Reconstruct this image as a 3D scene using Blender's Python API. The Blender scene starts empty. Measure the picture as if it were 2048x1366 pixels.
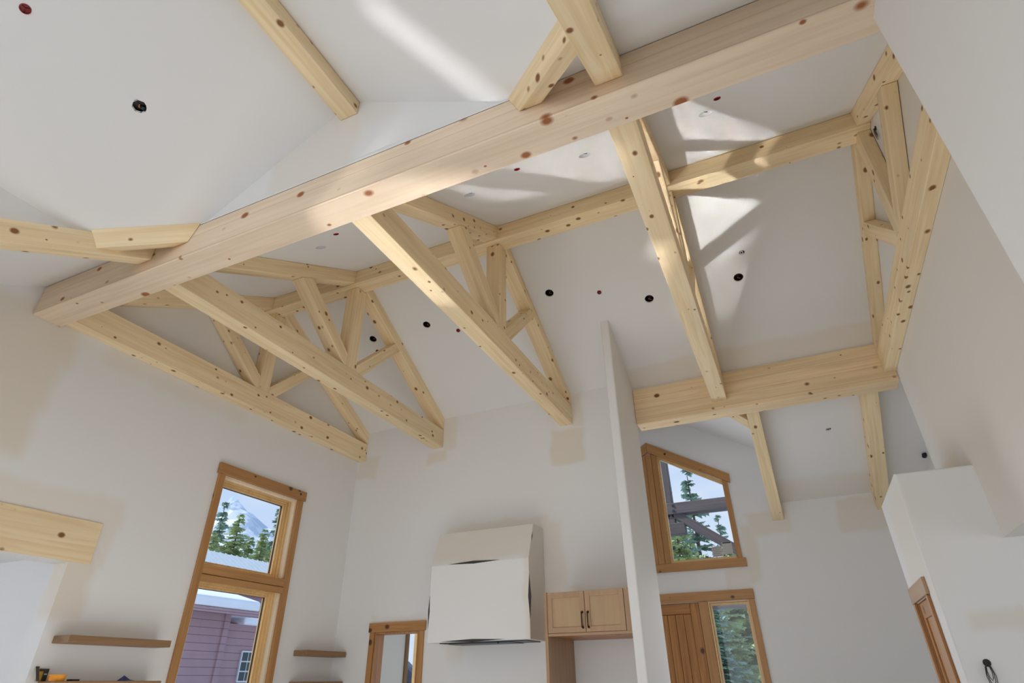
import bpy, bmesh, math, random
from mathutils import Vector, Matrix
from mathutils.geometry import tessellate_polygon

# ------------------------------------------------------------------ set-up
# measurements are taken in "units" with the eye at the origin; 1 unit = 7.5 m, the eye is 1.43 m above the floor
S, H = 7.5, 1.43
def W(x, y, z): return Vector((x*S, y*S, z*S + H))
FL = -H/S
sc = bpy.context.scene
col = sc.collection
rnd = random.Random(7)

# camera ------------------------------------------------------------------
yaw, pitch, roll, fpx = -0.42230618, 0.53191075, -0.01210526, 1156.69
cy, sy, cp, sp, cr, sr = math.cos(yaw), math.sin(yaw), math.cos(pitch), math.sin(pitch), math.cos(roll), math.sin(roll)
fwd = Vector((sy*cp, cy*cp, sp)); rgt = Vector((cy, -sy, 0)); upv = rgt.cross(fwd)
r2 = rgt*cr + upv*sr; u2 = upv*cr - rgt*sr
cam = bpy.data.objects.new('camera', bpy.data.cameras.new('camera'))
col.objects.link(cam)
mw = Matrix((r2, u2, -fwd)).transposed().to_4x4(); mw.translation = W(0, 0, 0)
cam.matrix_world = mw
cam.data.sensor_fit = 'HORIZONTAL'; cam.data.sensor_width = 36.0
cam.data.lens = fpx/2048*36.0
cam.data.clip_start = 0.05; cam.data.clip_end = 3000
sc.camera = cam

# view ----------------------------------------------------------------------
sc.view_settings.view_transform = 'Standard'; sc.view_settings.look = 'None'
sc.view_settings.gamma = 1.0; sc.view_settings.use_curve_mapping = False
sc.view_settings.exposure = -0.04
sc.cycles.max_bounces = 10; sc.cycles.diffuse_bounces = 7; sc.cycles.transparent_max_bounces = 12
sc.cycles.sample_clamp_indirect = 6.0

# world ---------------------------------------------------------------------
def srgb(r, g, b):
    f = lambda c: c/12.92 if c <= 0.04045 else ((c+0.055)/1.055)**2.4
    return (f(r/255), f(g/255), f(b/255), 1.0)
world = bpy.data.worlds.new('world'); sc.world = world; world.use_nodes = True
wn, wl = world.node_tree.nodes, world.node_tree.links
wn.clear()
wo = wn.new('ShaderNodeOutputWorld'); bg = wn.new('ShaderNodeBackground'); tc = wn.new('ShaderNodeTexCoord')
sep = wn.new('ShaderNodeSeparateXYZ'); wl.new(tc.outputs['Generated'], sep.inputs[0])
cr_ = wn.new('ShaderNodeValToRGB'); wl.new(sep.outputs[2], cr_.inputs[0])
cr_.color_ramp.elements[0].position = 0.0; cr_.color_ramp.elements[0].color = srgb(214, 228, 248)
cr_.color_ramp.elements[1].position = 0.75; cr_.color_ramp.elements[1].color = srgb(158, 192, 244)
nz = wn.new('ShaderNodeTexNoise'); nz.inputs['Scale'].default_value = 3.2; nz.inputs['Detail'].default_value = 7
mp = wn.new('ShaderNodeMapping'); mp.inputs['Scale'].default_value = (1, 1, 2.6)
wl.new(tc.outputs['Generated'], mp.inputs[0]); wl.new(mp.outputs[0], nz.inputs['Vector'])
cm = wn.new('ShaderNodeValToRGB'); wl.new(nz.outputs[0], cm.inputs[0])
cm.color_ramp.elements[0].position = 0.48; cm.color_ramp.elements[0].color = (0, 0, 0, 1)
cm.color_ramp.elements[1].position = 0.72; cm.color_ramp.elements[1].color = (0.7, 0.7, 0.7, 1)
mx = wn.new('ShaderNodeMixRGB'); wl.new(cm.outputs[0], mx.inputs[0]); wl.new(cr_.outputs[0], mx.inputs[1]); mx.inputs[2].default_value = srgb(240, 244, 250)
wl.new(mx.outputs[0], bg.inputs[0]); bg.inputs[1].default_value = 1.15
wl.new(bg.outputs[0], wo.inputs[0])

# lights ----------------------------------------------------------------------
SUN = Vector((0.457, 0.177, -0.485)).normalized()
def look_rot(d): return Vector(d).to_track_quat('-Z', 'Y').to_euler()
sun = bpy.data.objects.new('sun', bpy.data.lights.new('sun', 'SUN')); col.objects.link(sun)
sun.data.energy = 4.2; sun.data.angle = math.radians(0.6); sun.data.color = (1, 0.95, 0.87)
sun.rotation_euler = look_rot(SUN)
def area(name, loc, d, sx, sy_, power, color=(1, 1, 1), spread=180):
    l = bpy.data.lights.new(name, 'AREA'); l.shape = 'RECTANGLE'; l.size = sx; l.size_y = sy_
    l.energy = power; l.color = color; l.spread = math.radians(spread)
    o = bpy.data.objects.new(name, l); col.objects.link(o); o.location = loc; o.rotation_euler = look_rot(d)
    return o
DAY = (0.93, 0.965, 1.0)
area('rear_fill', W(-0.335, -0.775, 0.10), (0, 1, 0.06), 3.5, 3.8, 112, DAY)  # fill lamp added at an unseen rear window
area('nook_fill', W(-1.44, 0.05, 0.0), (1, 0.05, 0.0), 3.2, 2.2, 48, DAY)  # fill lamp added in the unseen part of the nook
area('side_hall_fill', W(0.74, 0.58, 0.0), (-1, 0, 0.1), 2.6, 1.9, 36, DAY)  # fill lamp added in the windowless side hall
area('daylight_entry', W(-0.2, 1.30, 0.05), (0.1, -1, 0.0), 1.2, 1.9, 47, DAY)
area('floor_bounce_fill', W(-0.36, 0.30, FL+0.004), (0.0, 0.0, 1), 4.8, 4.4, 72, (1.0, 0.99, 0.975))  # up-facing fill lamp added to stand for light off the floor
area('kitchen_bounce_fill', W(-0.45, 0.68, FL+0.004), (0, 0.15, 1), 3.4, 1.4, 29, (1.0, 0.99, 0.975))  # second added floor lamp, brightening the kitchen from below
# narrow lamps added in mid-room, throwing reflected-sun patches up on the ceilings
d_ = Vector((0.457, 0.177, 0.485)).normalized(); e1_ = Vector((-0.361, 0.932, 0)).normalized(); e2_ = d_.cross(e1_)
for nm_, (ea, eb, fa, fb), pw in (('sun_glint', (0.52, 0.77, 0.195, 0.300), 4.3), ('sun_glint_near', (0.38, 0.52, 0.245, 0.300), 1.5), ('sun_glint_far', (0.77, 0.86, 0.15, 0.225), 0.35), ('sun_glint_left', (0.40, 0.62, 0.300, 0.46), 4.2)):
    ec, fc = (ea+eb)/2, (fa+fb)/2; ss = -fc*e2_.z/d_.z
    p_ = e1_*ec + e2_*fc + d_*ss
    o = area(nm_, W(*p_), d_, (eb-ea)*S, (fb-fa)*S, pw, (1, 0.99, 0.96), 3)
    o.rotation_euler = Matrix((e1_, e2_*-1, -d_)).transposed().to_euler()
n_ = Vector((-0.40, 0.51, 0.76)).normalized(); d_ = Vector((1.14, 0.15, 0.50)); d_ = (d_ - n_*d_.dot(n_)).normalized(); x_ = n_.cross(d_)
o = area('vault_streak_lamp', W(-0.75, 0.225, 0.230), d_, 1.7, 0.05, 0.55, (0.97, 0.99, 1), 5)  # thin lamp added in mid-air, throwing the streak on the vault
mt_ = Matrix((x_, -n_, -d_)).transposed()
if mt_.determinant() < 0: mt_ = Matrix((-x_, -n_, -d_)).transposed()
o.rotation_euler = mt_.to_euler()
area('pantry_fill', W(-0.62, 1.28, 0.02), (-0.3, -1, 0), 0.8, 1.4, 9, DAY)  # fill lamp added to brighten the pantry

# ------------------------------------------------------------------ materials
def newmat(name):
    m = bpy.data.materials.new(name); m.use_nodes = True
    nt = m.node_tree; b = nt.nodes['Principled BSDF']
    return m, nt.nodes, nt.links, b
def plain(name, c, rough=0.6, metal=0.0, noise=0.0, nscale=8.0, bump=0.0, spec=None):
    m, n, l, b = newmat(name)
    b.inputs['Roughness'].default_value = rough; b.inputs['Metallic'].default_value = metal
    if spec is not None: b.inputs['Specular IOR Level'].default_value = spec
    t = n.new('ShaderNodeTexCoord'); z = n.new('ShaderNodeTexNoise'); z.inputs['Scale'].default_value = nscale; z.inputs['Detail'].default_value = 5
    l.new(t.outputs['Object'], z.inputs['Vector'])
    r = n.new('ShaderNodeMixRGB'); l.new(z.outputs[0], r.inputs[0])
    r.inputs[1].default_value = tuple(max(0, v*(1-noise)) for v in c[:3])+(1,); r.inputs[2].default_value = tuple(min(1, v*(1+noise)) for v in c[:3])+(1,)
    l.new(r.outputs[0], b.inputs['Base Color'])
    if bump:
        bp = n.new('ShaderNodeBump'); bp.inputs['Strength'].default_value = bump; bp.inputs['Distance'].default_value = 0.01
        l.new(z.outputs[0], bp.inputs['Height']); l.new(bp.outputs[0], b.inputs['Normal'])
    return m
PRIMER = (0.80, 0.798, 0.792, 1)
def drywall(name, patches=(), base=PRIMER, tan=(0.735, 0.665, 0.56, 1)):
    """primed board; patches = [(centre, half size, blur)] in units: bare joint compound"""
    m, n, l, b = newmat(name)
    b.inputs['Roughness'].default_value = 0.62; b.inputs['Specular IOR Level'].default_value = 0.35
    g = n.new('ShaderNodeNewGeometry')
    z = n.new('ShaderNodeTexNoise'); z.inputs['Scale'].default_value = 1.1; z.inputs['Detail'].default_value = 3
    l.new(g.outputs['Position'], z.inputs['Vector'])
    mo = n.new('ShaderNodeMixRGB'); l.new(z.outputs[0], mo.inputs[0])
    mo.inputs[1].default_value = tuple(v*0.965 for v in base[:3])+(1,); mo.inputs[2].default_value = base
    out = mo.outputs[0]
    if patches:
        z2 = n.new('ShaderNodeTexNoise'); z2.inputs['Scale'].default_value = 1.7; z2.inputs['Detail'].default_value = 4
        l.new(g.outputs['Position'], z2.inputs['Vector'])
        vs = n.new('ShaderNodeVectorMath'); vs.operation = 'SUBTRACT'; l.new(z2.outputs['Color'], vs.inputs[0]); vs.inputs[1].default_value = (0.5, 0.5, 0.5)
        sc2 = n.new('ShaderNodeVectorMath'); sc2.operation = 'SCALE'; l.new(vs.outputs[0], sc2.inputs[0]); sc2.inputs['Scale'].default_value = 0.28
        ps = n.new('ShaderNodeVectorMath'); ps.operation = 'ADD'; l.new(g.outputs['Position'], ps.inputs[0]); l.new(sc2.outputs[0], ps.inputs[1])
        acc = None
        for c, h, blur, amt in patches:
            a = n.new('ShaderNodeVectorMath'); a.operation = 'SUBTRACT'; l.new(ps.outputs[0], a.inputs[0]); a.inputs[1].default_value = W(*c)
            ab = n.new('ShaderNodeVectorMath'); ab.operation = 'ABSOLUTE'; l.new(a.outputs[0], ab.inputs[0])
            s = n.new('ShaderNodeVectorMath'); s.operation = 'SUBTRACT'; l.new(ab.outputs[0], s.inputs[0]); s.inputs[1].default_value = tuple(v*S for v in h)
            mxx = n.new('ShaderNodeVectorMath'); mxx.operation = 'MAXIMUM'; l.new(s.outputs[0], mxx.inputs[0]); mxx.inputs[1].default_value = (0, 0, 0)
            ln = n.new('ShaderNodeVectorMath'); ln.operation = 'LENGTH'; l.new(mxx.outputs[0], ln.inputs[0])
            mr = n.new('ShaderNodeMapRange'); mr.interpolation_type = 'SMOOTHSTEP'; l.new(ln.outputs['Value'], mr.inputs[0])
            mr.inputs[1].default_value = 0.0; mr.inputs[2].default_value = blur*S; mr.inputs[3].default_value = amt; mr.inputs[4].default_value = 0.0
            if acc is None: acc = mr.outputs[0]
            else:
                q = n.new('ShaderNodeMath'); q.operation = 'MAXIMUM'; l.new(acc, q.inputs[0]); l.new(mr.outputs[0], q.inputs[1]); acc = q.outputs[0]
        mt = n.new('ShaderNodeMixRGB'); l.new(acc, mt.inputs[0]); l.new(out, mt.inputs[1]); mt.inputs[2].default_value = tan; out = mt.outputs[0]
    l.new(out, b.inputs['Base Color'])
    zb = n.new('ShaderNodeTexNoise'); zb.inputs['Scale'].default_value = 90; l.new(g.outputs['Position'], zb.inputs['Vector'])
    bp = n.new('ShaderNodeBump'); bp.inputs['Strength'].default_value = 0.05; bp.inputs['Distance'].default_value = 0.003
    l.new(zb.outputs[0], bp.inputs['Height']); l.new(bp.outputs[0], b.inputs['Normal'])
    return m
def wood(name, light, dark, knot, rough=0.55, knots=True, lam=0.0, scale=1.0, contrast=1.0, spec=0.3, kscale=8.0, kr=0.27):
    """grain runs along x of the 'grain' attribute (metres)"""
    m, n, l, b = newmat(name)
    b.inputs['Roughness'].default_value = rough; b.inputs['Specular IOR Level'].default_value = spec
    at = n.new('ShaderNodeAttribute'); at.attribute_name = 'grain'; at.attribute_type = 'GEOMETRY'
    v = at.outputs['Vector']
    def mapped(s):
        q = n.new('ShaderNodeMapping'); q.inputs['Scale'].default_value = s; l.new(v, q.inputs[0]); return q.outputs[0]
    n1 = n.new('ShaderNodeTexNoise'); l.new(mapped((1.1*scale, 26*scale, 26*scale)), n1.inputs['Vector']); n1.inputs['Scale'].default_value = 1; n1.inputs['Detail'].default_value = 6; n1.inputs['Distortion'].default_value = 0.6
    n2 = n.new('ShaderNodeTexNoise'); l.new(mapped((0.5, 3, 3)), n2.inputs['Vector']); n2.inputs['Scale'].default_value = 1; n2.inputs['Detail'].default_value = 2
    rp = n.new('ShaderNodeValToRGB'); l.new(n1.outputs[0], rp.inputs[0])
    rp.color_ramp.elements[0].position = 0.5-0.22/contrast; rp.color_ramp.elements[0].color = dark
    rp.color_ramp.elements[1].position = 0.5+0.10/contrast; rp.color_ramp.elements[1].color = light
    m2 = n.new('ShaderNodeMixRGB'); m2.blend_type = 'MULTIPLY'; m2.inputs[0].default_value = 1.0; l.new(rp.outputs[0], m2.inputs[1])
    r2_ = n.new('ShaderNodeMapRange'); l.new(n2.outputs[0], r2_.inputs[0]); r2_.inputs[1].default_value = 0.3; r2_.inputs[2].default_value = 0.7; r2_.inputs[3].default_value = 0.90; r2_.inputs[4].default_value = 1.06
    cb = n.new('ShaderNodeCombineColor'); [l.new(r2_.outputs[0], cb.inputs[i]) for i in range(3)]
    l.new(cb.outputs[0], m2.inputs[2]); out = m2.outputs[0]
    if lam:
        sx = n.new('ShaderNodeSeparateXYZ'); l.new(v, sx.inputs[0])
        dv = n.new('ShaderNodeMath'); dv.operation = 'DIVIDE'; l.new(sx.outputs[1], dv.inputs[0]); dv.inputs[1].default_value = lam
        fr = n.new('ShaderNodeMath'); fr.operation = 'FRACT'; l.new(dv.outputs[0], fr.inputs[0])
        lt = n.new('ShaderNodeMath'); lt.operation = 'LESS_THAN'; l.new(fr.outputs[0], lt.inputs[0]); lt.inputs[1].default_value = 0.045
        ml = n.new('ShaderNodeMath'); ml.operation = 'MULTIPLY'; l.new(lt.outputs[0], ml.inputs[0]); ml.inputs[1].default_value = 0.22
        fl = n.new('ShaderNodeMath'); fl.operation = 'FLOOR'; l.new(dv.outputs[0], fl.inputs[0])
        wh = n.new('ShaderNodeTexWhiteNoise'); wh.noise_dimensions = '1D'; l.new(fl.outputs[0], wh.inputs['W'])
        mr = n.new('ShaderNodeMapRange'); l.new(wh.outputs[0], mr.inputs[0]); mr.inputs[3].default_value = 0.93; mr.inputs[4].default_value = 1.03
        cb2 = n.new('ShaderNodeCombineColor'); [l.new(mr.outputs[0], cb2.inputs[i]) for i in range(3)]
        m3 = n.new('ShaderNodeMixRGB'); m3.blend_type = 'MULTIPLY'; m3.inputs[0].default_value = 1; l.new(out, m3.inputs[1]); l.new(cb2.outputs[0], m3.inputs[2])
        m4 = n.new('ShaderNodeMixRGB'); l.new(ml.outputs[0], m4.inputs[0]); l.new(m3.outputs[0], m4.inputs[1]); m4.inputs[2].default_value = knot; out = m4.outputs[0]
    if knots:
        vo = n.new('ShaderNodeTexVoronoi'); vo.feature = 'F1'; l.new(mapped((kscale*0.75, kscale, kscale)), vo.inputs['Vector']); vo.inputs['Scale'].default_value = 1.0
        sc_ = n.new('ShaderNodeSeparateColor'); l.new(vo.outputs['Color'], sc_.inputs[0])
        rr = n.new('ShaderNodeMapRange'); l.new(sc_.outputs[0], rr.inputs[0]); rr.inputs[1].default_value = 0.15; rr.inputs[2].default_value = 1; rr.inputs[3].default_value = 0.01; rr.inputs[4].default_value = kr
        dv2 = n.new('ShaderNodeMath'); dv2.operation = 'DIVIDE'; l.new(vo.outputs['Distance'], dv2.inputs[0]); l.new(rr.outputs[0], dv2.inputs[1])
        kn = n.new('ShaderNodeValToRGB'); l.new(dv2.outputs[0], kn.inputs[0])
        e = kn.color_ramp.elements; e[0].position = 0.55; e[0].color = (1, 1, 1, 1); e[1].position = 1.0; e[1].color = (0, 0, 0, 1)
        e3 = kn.color_ramp.elements.new(0.75); e3.color = (0.55, 0.55, 0.55, 1)
        m5 = n.new('ShaderNodeMixRGB'); l.new(kn.outputs[0], m5.inputs[0]); l.new(out, m5.inputs[1]); m5.inputs[2].default_value = knot; out = m5.outputs[0]
    oi = n.new('ShaderNodeObjectInfo')
    mr3 = n.new('ShaderNodeMapRange'); l.new(oi.outputs['Random'], mr3.inputs[0]); mr3.inputs[3].default_value = 0.94; mr3.inputs[4].default_value = 1.05
    cb3 = n.new('ShaderNodeCombineColor'); [l.new(mr3.outputs[0], cb3.inputs[i]) for i in range(3)]
    m6 = n.new('ShaderNodeMixRGB'); m6.blend_type = 'MULTIPLY'; m6.inputs[0].default_value = 1; l.new(out, m6.inputs[1]); l.new(cb3.outputs[0], m6.inputs[2])
    l.new(m6.outputs[0], b.inputs['Base Color'])
    return m

M = {}
M['pine'] = wood('planed_pine', srgb(244, 223, 184), srgb(231, 203, 157), srgb(134, 90, 50), rough=0.6, kscale=9.5, kr=0.30)
M['glulam'] = wood('glulam_pine', srgb(243, 222, 196), srgb(232, 208, 180), srgb(160, 98, 60), lam=0.19, rough=0.6, kscale=6.5, kr=0.30)
M['glulam_eave'] = wood('glulam_pine_eave', srgb(246, 220, 180), srgb(232, 202, 158), srgb(120, 78, 40), lam=0.16, rough=0.6, kscale=7.0, kr=0.27)
M['alder'] = wood('alder_trim', srgb(184, 136, 84), srgb(168, 118, 68), srgb(86, 54, 30), rough=0.42, kscale=5.0, kr=0.20, spec=0.4)
M['sash'] = wood('varnished_sash', srgb(226, 190, 134), srgb(214, 174, 114), srgb(150, 104, 54), rough=0.28, knots=False, spec=0.5)
M['door'] = wood('knotty_alder_door', srgb(182, 126, 68), srgb(154, 100, 48), srgb(66, 40, 22), rough=0.4, kscale=5.0, kr=0.26, contrast=1.2, spec=0.4)
M['maple'] = wood('stained_maple', srgb(176, 144, 112), srgb(164, 131, 100), srgb(120, 88, 60), rough=0.42, knots=False, scale=0.6, spec=0.4)
M['maple_panel'] = wood('stained_maple_panel', srgb(180, 152, 118), srgb(170, 140, 104), srgb(120, 88, 60), rough=0.42, knots=False, scale=0.4, spec=0.4)
M['walnut'] = wood('brown_shelf_wood', srgb(150, 118, 86), srgb(134, 102, 72), srgb(90, 62, 42), rough=0.5, knots=False)
M['porch'] = wood('weathered_timber', srgb(112, 104, 104), srgb(92, 84, 86), srgb(60, 52, 50), rough=0.8, knots=False)
M['bark'] = plain('bark', srgb(96, 80, 66), 0.9, noise=0.3, nscale=6)
M['needles'] = plain('needles', srgb(168, 184, 132), 0.8, noise=0.45, nscale=1.3)
M['needles_blue'] = plain('needles_bluish', srgb(146, 172, 156), 0.8, noise=0.45, nscale=1.1)
M['snow'] = plain('snow', (0.82, 0.86, 0.92, 1), 0.7, noise=0.05, nscale=2, bump=0.2)
M['siding'] = None
M['black'] = plain('black_plastic', srgb(26, 27, 28), 0.5, noise=0.1)
M['gasket'] = plain('black_gasket', srgb(18, 18, 18), 0.5)
M['whitecan'] = plain('white_reflector', (0.8, 0.8, 0.8, 1), 0.35)
M['red'] = plain('red_plastic', srgb(136, 20, 16), 0.4, noise=0.1)
M['copper'] = plain('copper_wire', srgb(176, 104, 64), 0.35, 0.6)
M['bluebox'] = plain('blue_grey_plastic', srgb(62, 78, 80), 0.5, noise=0.1)
M['bronze'] = plain('dark_bronze', srgb(60, 34, 28), 0.35, 0.7)
M['steel'] = plain('dull_steel', srgb(120, 122, 124), 0.35, 0.8)
M['liner'] = plain('dark_steel_liner', srgb(70, 72, 76), 0.4, 0.5)
M['gap'] = plain('dark_gap', srgb(64, 60, 58), 0.9)
M['orange'] = plain('orange_plastic', srgb(242, 158, 30), 0.35, noise=0.05)
M['yellow'] = plain('yellow_card', srgb(178, 140, 42), 0.5, noise=0.2, nscale=30)
M['darkcard'] = plain('black_card', srgb(44, 48, 40), 0.5, noise=0.3, nscale=40)
M['blue'] = plain('blue_film', srgb(20, 44, 120), 0.35, noise=0.15)
M['metalroof'] = plain('pale_metal_roof', srgb(216, 222, 226), 0.4, 0.3, noise=0.05)
M['paper'] = plain('printed_film', srgb(190, 190, 186), 0.6, noise=0.06, nscale=60)
M['whitevinyl'] = plain('white_vinyl', srgb(225, 228, 230), 0.4)
M['floor'] = plain('dusty_subfloor', (0.50, 0.49, 0.47, 1), 0.55, noise=0.12, nscale=3)
M['wall'] = drywall('primed_wall')
def siding_mat():
    m, n, l, b = newmat('board_siding'); b.inputs['Roughness'].default_value = 0.75
    g = n.new('ShaderNodeNewGeometry'); s = n.new('ShaderNodeSeparateXYZ'); l.new(g.outputs['Position'], s.inputs[0])
    d = n.new('ShaderNodeMath'); d.operation = 'DIVIDE'; l.new(s.outputs[2], d.inputs[0]); d.inputs[1].default_value = 0.21
    f = n.new('ShaderNodeMath'); f.operation = 'FRACT'; l.new(d.outputs[0], f.inputs[0])
    t = n.new('ShaderNodeMath'); t.operation = 'LESS_THAN'; l.new(f.outputs[0], t.inputs[0]); t.inputs[1].default_value = 0.08
    z = n.new('ShaderNodeTexNoise'); z.inputs['Scale'].default_value = 2.0; z.inputs['Detail'].default_value = 6; l.new(g.outputs['Position'], z.inputs['Vector'])
    a = n.new('ShaderNodeMixRGB'); l.new(z.outputs[0], a.inputs[0]); a.inputs[1].default_value = srgb(158, 128, 134); a.inputs[2].default_value = srgb(178, 148, 152)
    x = n.new('ShaderNodeMixRGB'); l.new(t.outputs[0], x.inputs[0]); l.new(a.outputs[0], x.inputs[1]); x.inputs[2].default_value = srgb(116, 88, 98)
    l.new(x.outputs[0], b.inputs['Base Color']); return m
M['siding'] = siding_mat()
def glass_mat():
    m, n, l, b = newmat('window_glass'); n.remove(b)
    o = n['Material Output']; t = n.new('ShaderNodeBsdfTransparent'); t.inputs[0].default_value = (0.93, 0.95, 0.96, 1)
    g = n.new('ShaderNodeBsdfGlossy'); g.inputs['Roughness'].default_value = 0.02
    fr = n.new('ShaderNodeFresnel'); fr.inputs[0].default_value = 1.4
    mx_ = n.new('ShaderNodeMixShader'); ge_ = n.new('ShaderNodeNewGeometry'); iv = n.new('ShaderNodeMath'); iv.operation = 'SUBTRACT'; iv.inputs[0].default_value = 1.0; l.new(ge_.outputs['Backfacing'], iv.inputs[1]); fm = n.new('ShaderNodeMath'); fm.operation = 'MULTIPLY'; l.new(fr.outputs[0], fm.inputs[0]); l.new(iv.outputs[0], fm.inputs[1]); l.new(fm.outputs[0], mx_.inputs[0]); l.new(t.outputs[0], mx_.inputs[1]); l.new(g.outputs[0], mx_.inputs[2]); l.new(mx_.outputs[0], o.inputs[0])
    return m
M['pale'] = wood('daylit_jamb_wood', srgb(240, 222, 194), srgb(230, 208, 176), srgb(160, 120, 80), rough=0.4, knots=False)  # light falling on the window reveal is put into this paler colour
M['glass'] = glass_mat()
def rock_mat():
    m, n, l, b = newmat('snowy_mountain'); b.inputs['Roughness'].default_value = 0.9
    g = n.new('ShaderNodeNewGeometry'); z = n.new('ShaderNodeTexNoise'); z.inputs['Scale'].default_value = 0.05; z.inputs['Detail'].default_value = 9; l.new(g.outputs['Position'], z.inputs['Vector'])
    r = n.new('ShaderNodeValToRGB'); l.new(z.outputs[0], r.inputs[0]); r.color_ramp.elements[0].position = 0.46; r.color_ramp.elements[0].color = srgb(186, 202, 216)
    r.color_ramp.elements[1].position = 0.54; r.color_ramp.elements[1].color = srgb(242, 246, 252); l.new(r.outputs[0], b.inputs['Base Color']); return m
M['rock'] = rock_mat()

# ------------------------------------------------------------------ builders
def tag(o, label=None, cat=None, group=None, kind=None):
    if label: o['label'] = label
    if cat: o['category'] = cat
    if group: o['group'] = group
    if kind: o['kind'] = kind
    return o
def empty(name, loc, label=None, cat=None, group=None, kind=None, parent=None):
    o = bpy.data.objects.new(name, None); col.objects.link(o); o.location = loc; o.empty_display_size = 0.2
    if parent: o.parent = parent; o.location = Vector(loc) - world_loc(parent)
    return tag(o, label, cat, group, kind)
def world_loc(o):
    v = Vector(o.location)
    while o.parent: o = o.parent; v += o.location
    return v
def link(name, bm, mats, parent=None, origin=None, basis=None, smooth=False):
    """bm is in world metres.  basis = (u, v, w) grain directions"""
    me = bpy.data.meshes.new(name)
    bmesh.ops.recalc_face_normals(bm, faces=bm.faces)
    off = Vector(origin) if origin is not None else Vector((0, 0, 0))
    if basis:
        u, v, w = [Vector(q).normalized() for q in basis]; ro = Vector((rnd.uniform(0, 50), round(rnd.uniform(0, 20))*1.0, rnd.uniform(0, 50)))
        gr = [(q.co.dot(u)+ro.x, q.co.dot(v)+ro.y, q.co.dot(w)+ro.z) for q in bm.verts]
    base = off if parent is None else (world_loc(parent) + off*0)
    if parent is not None: base = world_loc(parent)
    for q in bm.verts: q.co -= base
    bm.to_mesh(me); bm.free()
    if basis:
        a = me.attributes.new('grain', 'FLOAT_VECTOR', 'POINT')
        for i, g in enumerate(gr): a.data[i].vector = g
    for mt in (mats if isinstance(mats, (list, tuple)) else [mats]): me.materials.append(mt)
    if smooth:
        for p in me.polygons: p.use_smooth = True
    o = bpy.data.objects.new(name, me); col.objects.link(o)
    if parent is not None: o.parent = parent
    else: o.location = base
    return o
def add_prism(bm, A, B, bevel=0.0, seg=1, mi=0):
    """A, B: matching loops of world points"""
    va = [bm.verts.new(p) for p in A]; vb = [bm.verts.new(p) for p in B]; n = len(A)
    fs = [bm.faces.new(va), bm.faces.new(vb[::-1])]
    for i in range(n): fs.append(bm.faces.new([va[i], vb[i], vb[(i+1) % n], va[(i+1) % n]]))
    for f in fs: f.material_index = mi
    if bevel:
        es = set(e for f in fs for e in f.edges)
        bmesh.ops.bevel(bm, geom=list(es), offset=bevel, segments=seg, profile=0.5, affect='EDGES')
def add_box(bm, x0, x1, y0, y1, z0, z1, bevel=0.0, seg=1, mi=0):
    A = [W(x0, y0, z0), W(x1, y0, z0), W(x1, y1, z0), W(x0, y1, z0)]
    B = [W(x0, y0, z1), W(x1, y0, z1), W(x1, y1, z1), W(x0, y1, z1)]
    add_prism(bm, A, B, bevel, seg, mi)
AX, AY, AZ = (1, 0, 0), (0, 1, 0), (0, 0, 1)
GR = {'x': (AX, AZ, AY), 'y': (AY, AZ, AX), 'z': (AZ, AX, AY)}
def box(name, x0, x1, y0, y1, z0, z1, mat, parent=None, grain=None, bevel=0.0, seg=1):
    bm = bmesh.new(); add_box(bm, x0, x1, y0, y1, z0, z1, bevel, seg)
    return link(name, bm, mat, parent, None if parent else W((x0+x1)/2, (y0+y1)/2, z0), GR[grain] if grain else None)
def yz_prism(name, pts, x0, x1, mat, parent=None, u=None, bevel=0.0, seg=1):
    bm = bmesh.new(); add_prism(bm, [W(x0, y, z) for y, z in pts], [W(x1, y, z) for y, z in pts], bevel, seg)
    bs = None
    if u: bs = ((0, u[0], u[1]), (0, -u[1], u[0]), AX)
    return link(name, bm, mat, parent, None if parent else W((x0+x1)/2, pts[0][0], min(p[1] for p in pts)), bs)
def xz_prism(name, pts, y0, y1, mat, parent=None, u=None, bevel=0.0, seg=1):
    bm = bmesh.new(); add_prism(bm, [W(x, y0, z) for x, z in pts], [W(x, y1, z) for x, z in pts], bevel, seg)
    bs = ((u[0], 0, u[1]), (-u[1], 0, u[0]), AY) if u else None
    return link(name, bm, mat, parent, None if parent else W(pts[0][0], (y0+y1)/2, min(p[1] for p in pts)), bs)
def slab(name, loops, th, mat, kind='structure', origin=None):
    """planar polygon with holes (loops of world points), thickened by vector th"""
    th = Vector(th); tris = tessellate_polygon([[Vector(p) for p in L] for L in loops]); pts = [Vector(p) for L in loops for p in L]
    bm = bmesh.new(); a = [bm.verts.new(p) for p in pts]; b = [bm.verts.new(p+th) for p in pts]
    for t in tris:
        try: bm.faces.new([a[i] for i in t]); bm.faces.new([b[i] for i in reversed(t)])
        except ValueError: pass
    k = 0
    for L in loops:
        n = len(L)
        for i in range(n): bm.faces.new([a[k+i], b[k+i], b[k+(i+1) % n], a[k+(i+1) % n]])
        k += n
    o = link(name, bm, mat, None, origin); tag(o, kind=kind); return o
def tube(bm, pts, r, seg=8, close=True):
    pts = [Vector(p) for p in pts]; rings = []
    for i, p in enumerate(pts):
        d = (pts[min(i+1, len(pts)-1)] - pts[max(i-1, 0)]).normalized()
        a = d.orthogonal().normalized() if i == 0 else (rings_a - d*rings_a.dot(d)).normalized()
        rings_a = a; b = d.cross(a)
        rr = r[i] if isinstance(r, (list, tuple)) else r
        rings.append([bm.verts.new(p + (a*math.cos(2*math.pi*k/seg) + b*math.sin(2*math.pi*k/seg))*rr) for k in range(seg)])
    for i in range(len(rings)-1):
        for k in range(seg): bm.faces.new([rings[i][k], rings[i][(k+1) % seg], rings[i+1][(k+1) % seg], rings[i+1][k]])
    if close: bm.faces.new(rings[0][::-1]); bm.faces.new(rings[-1])

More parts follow.
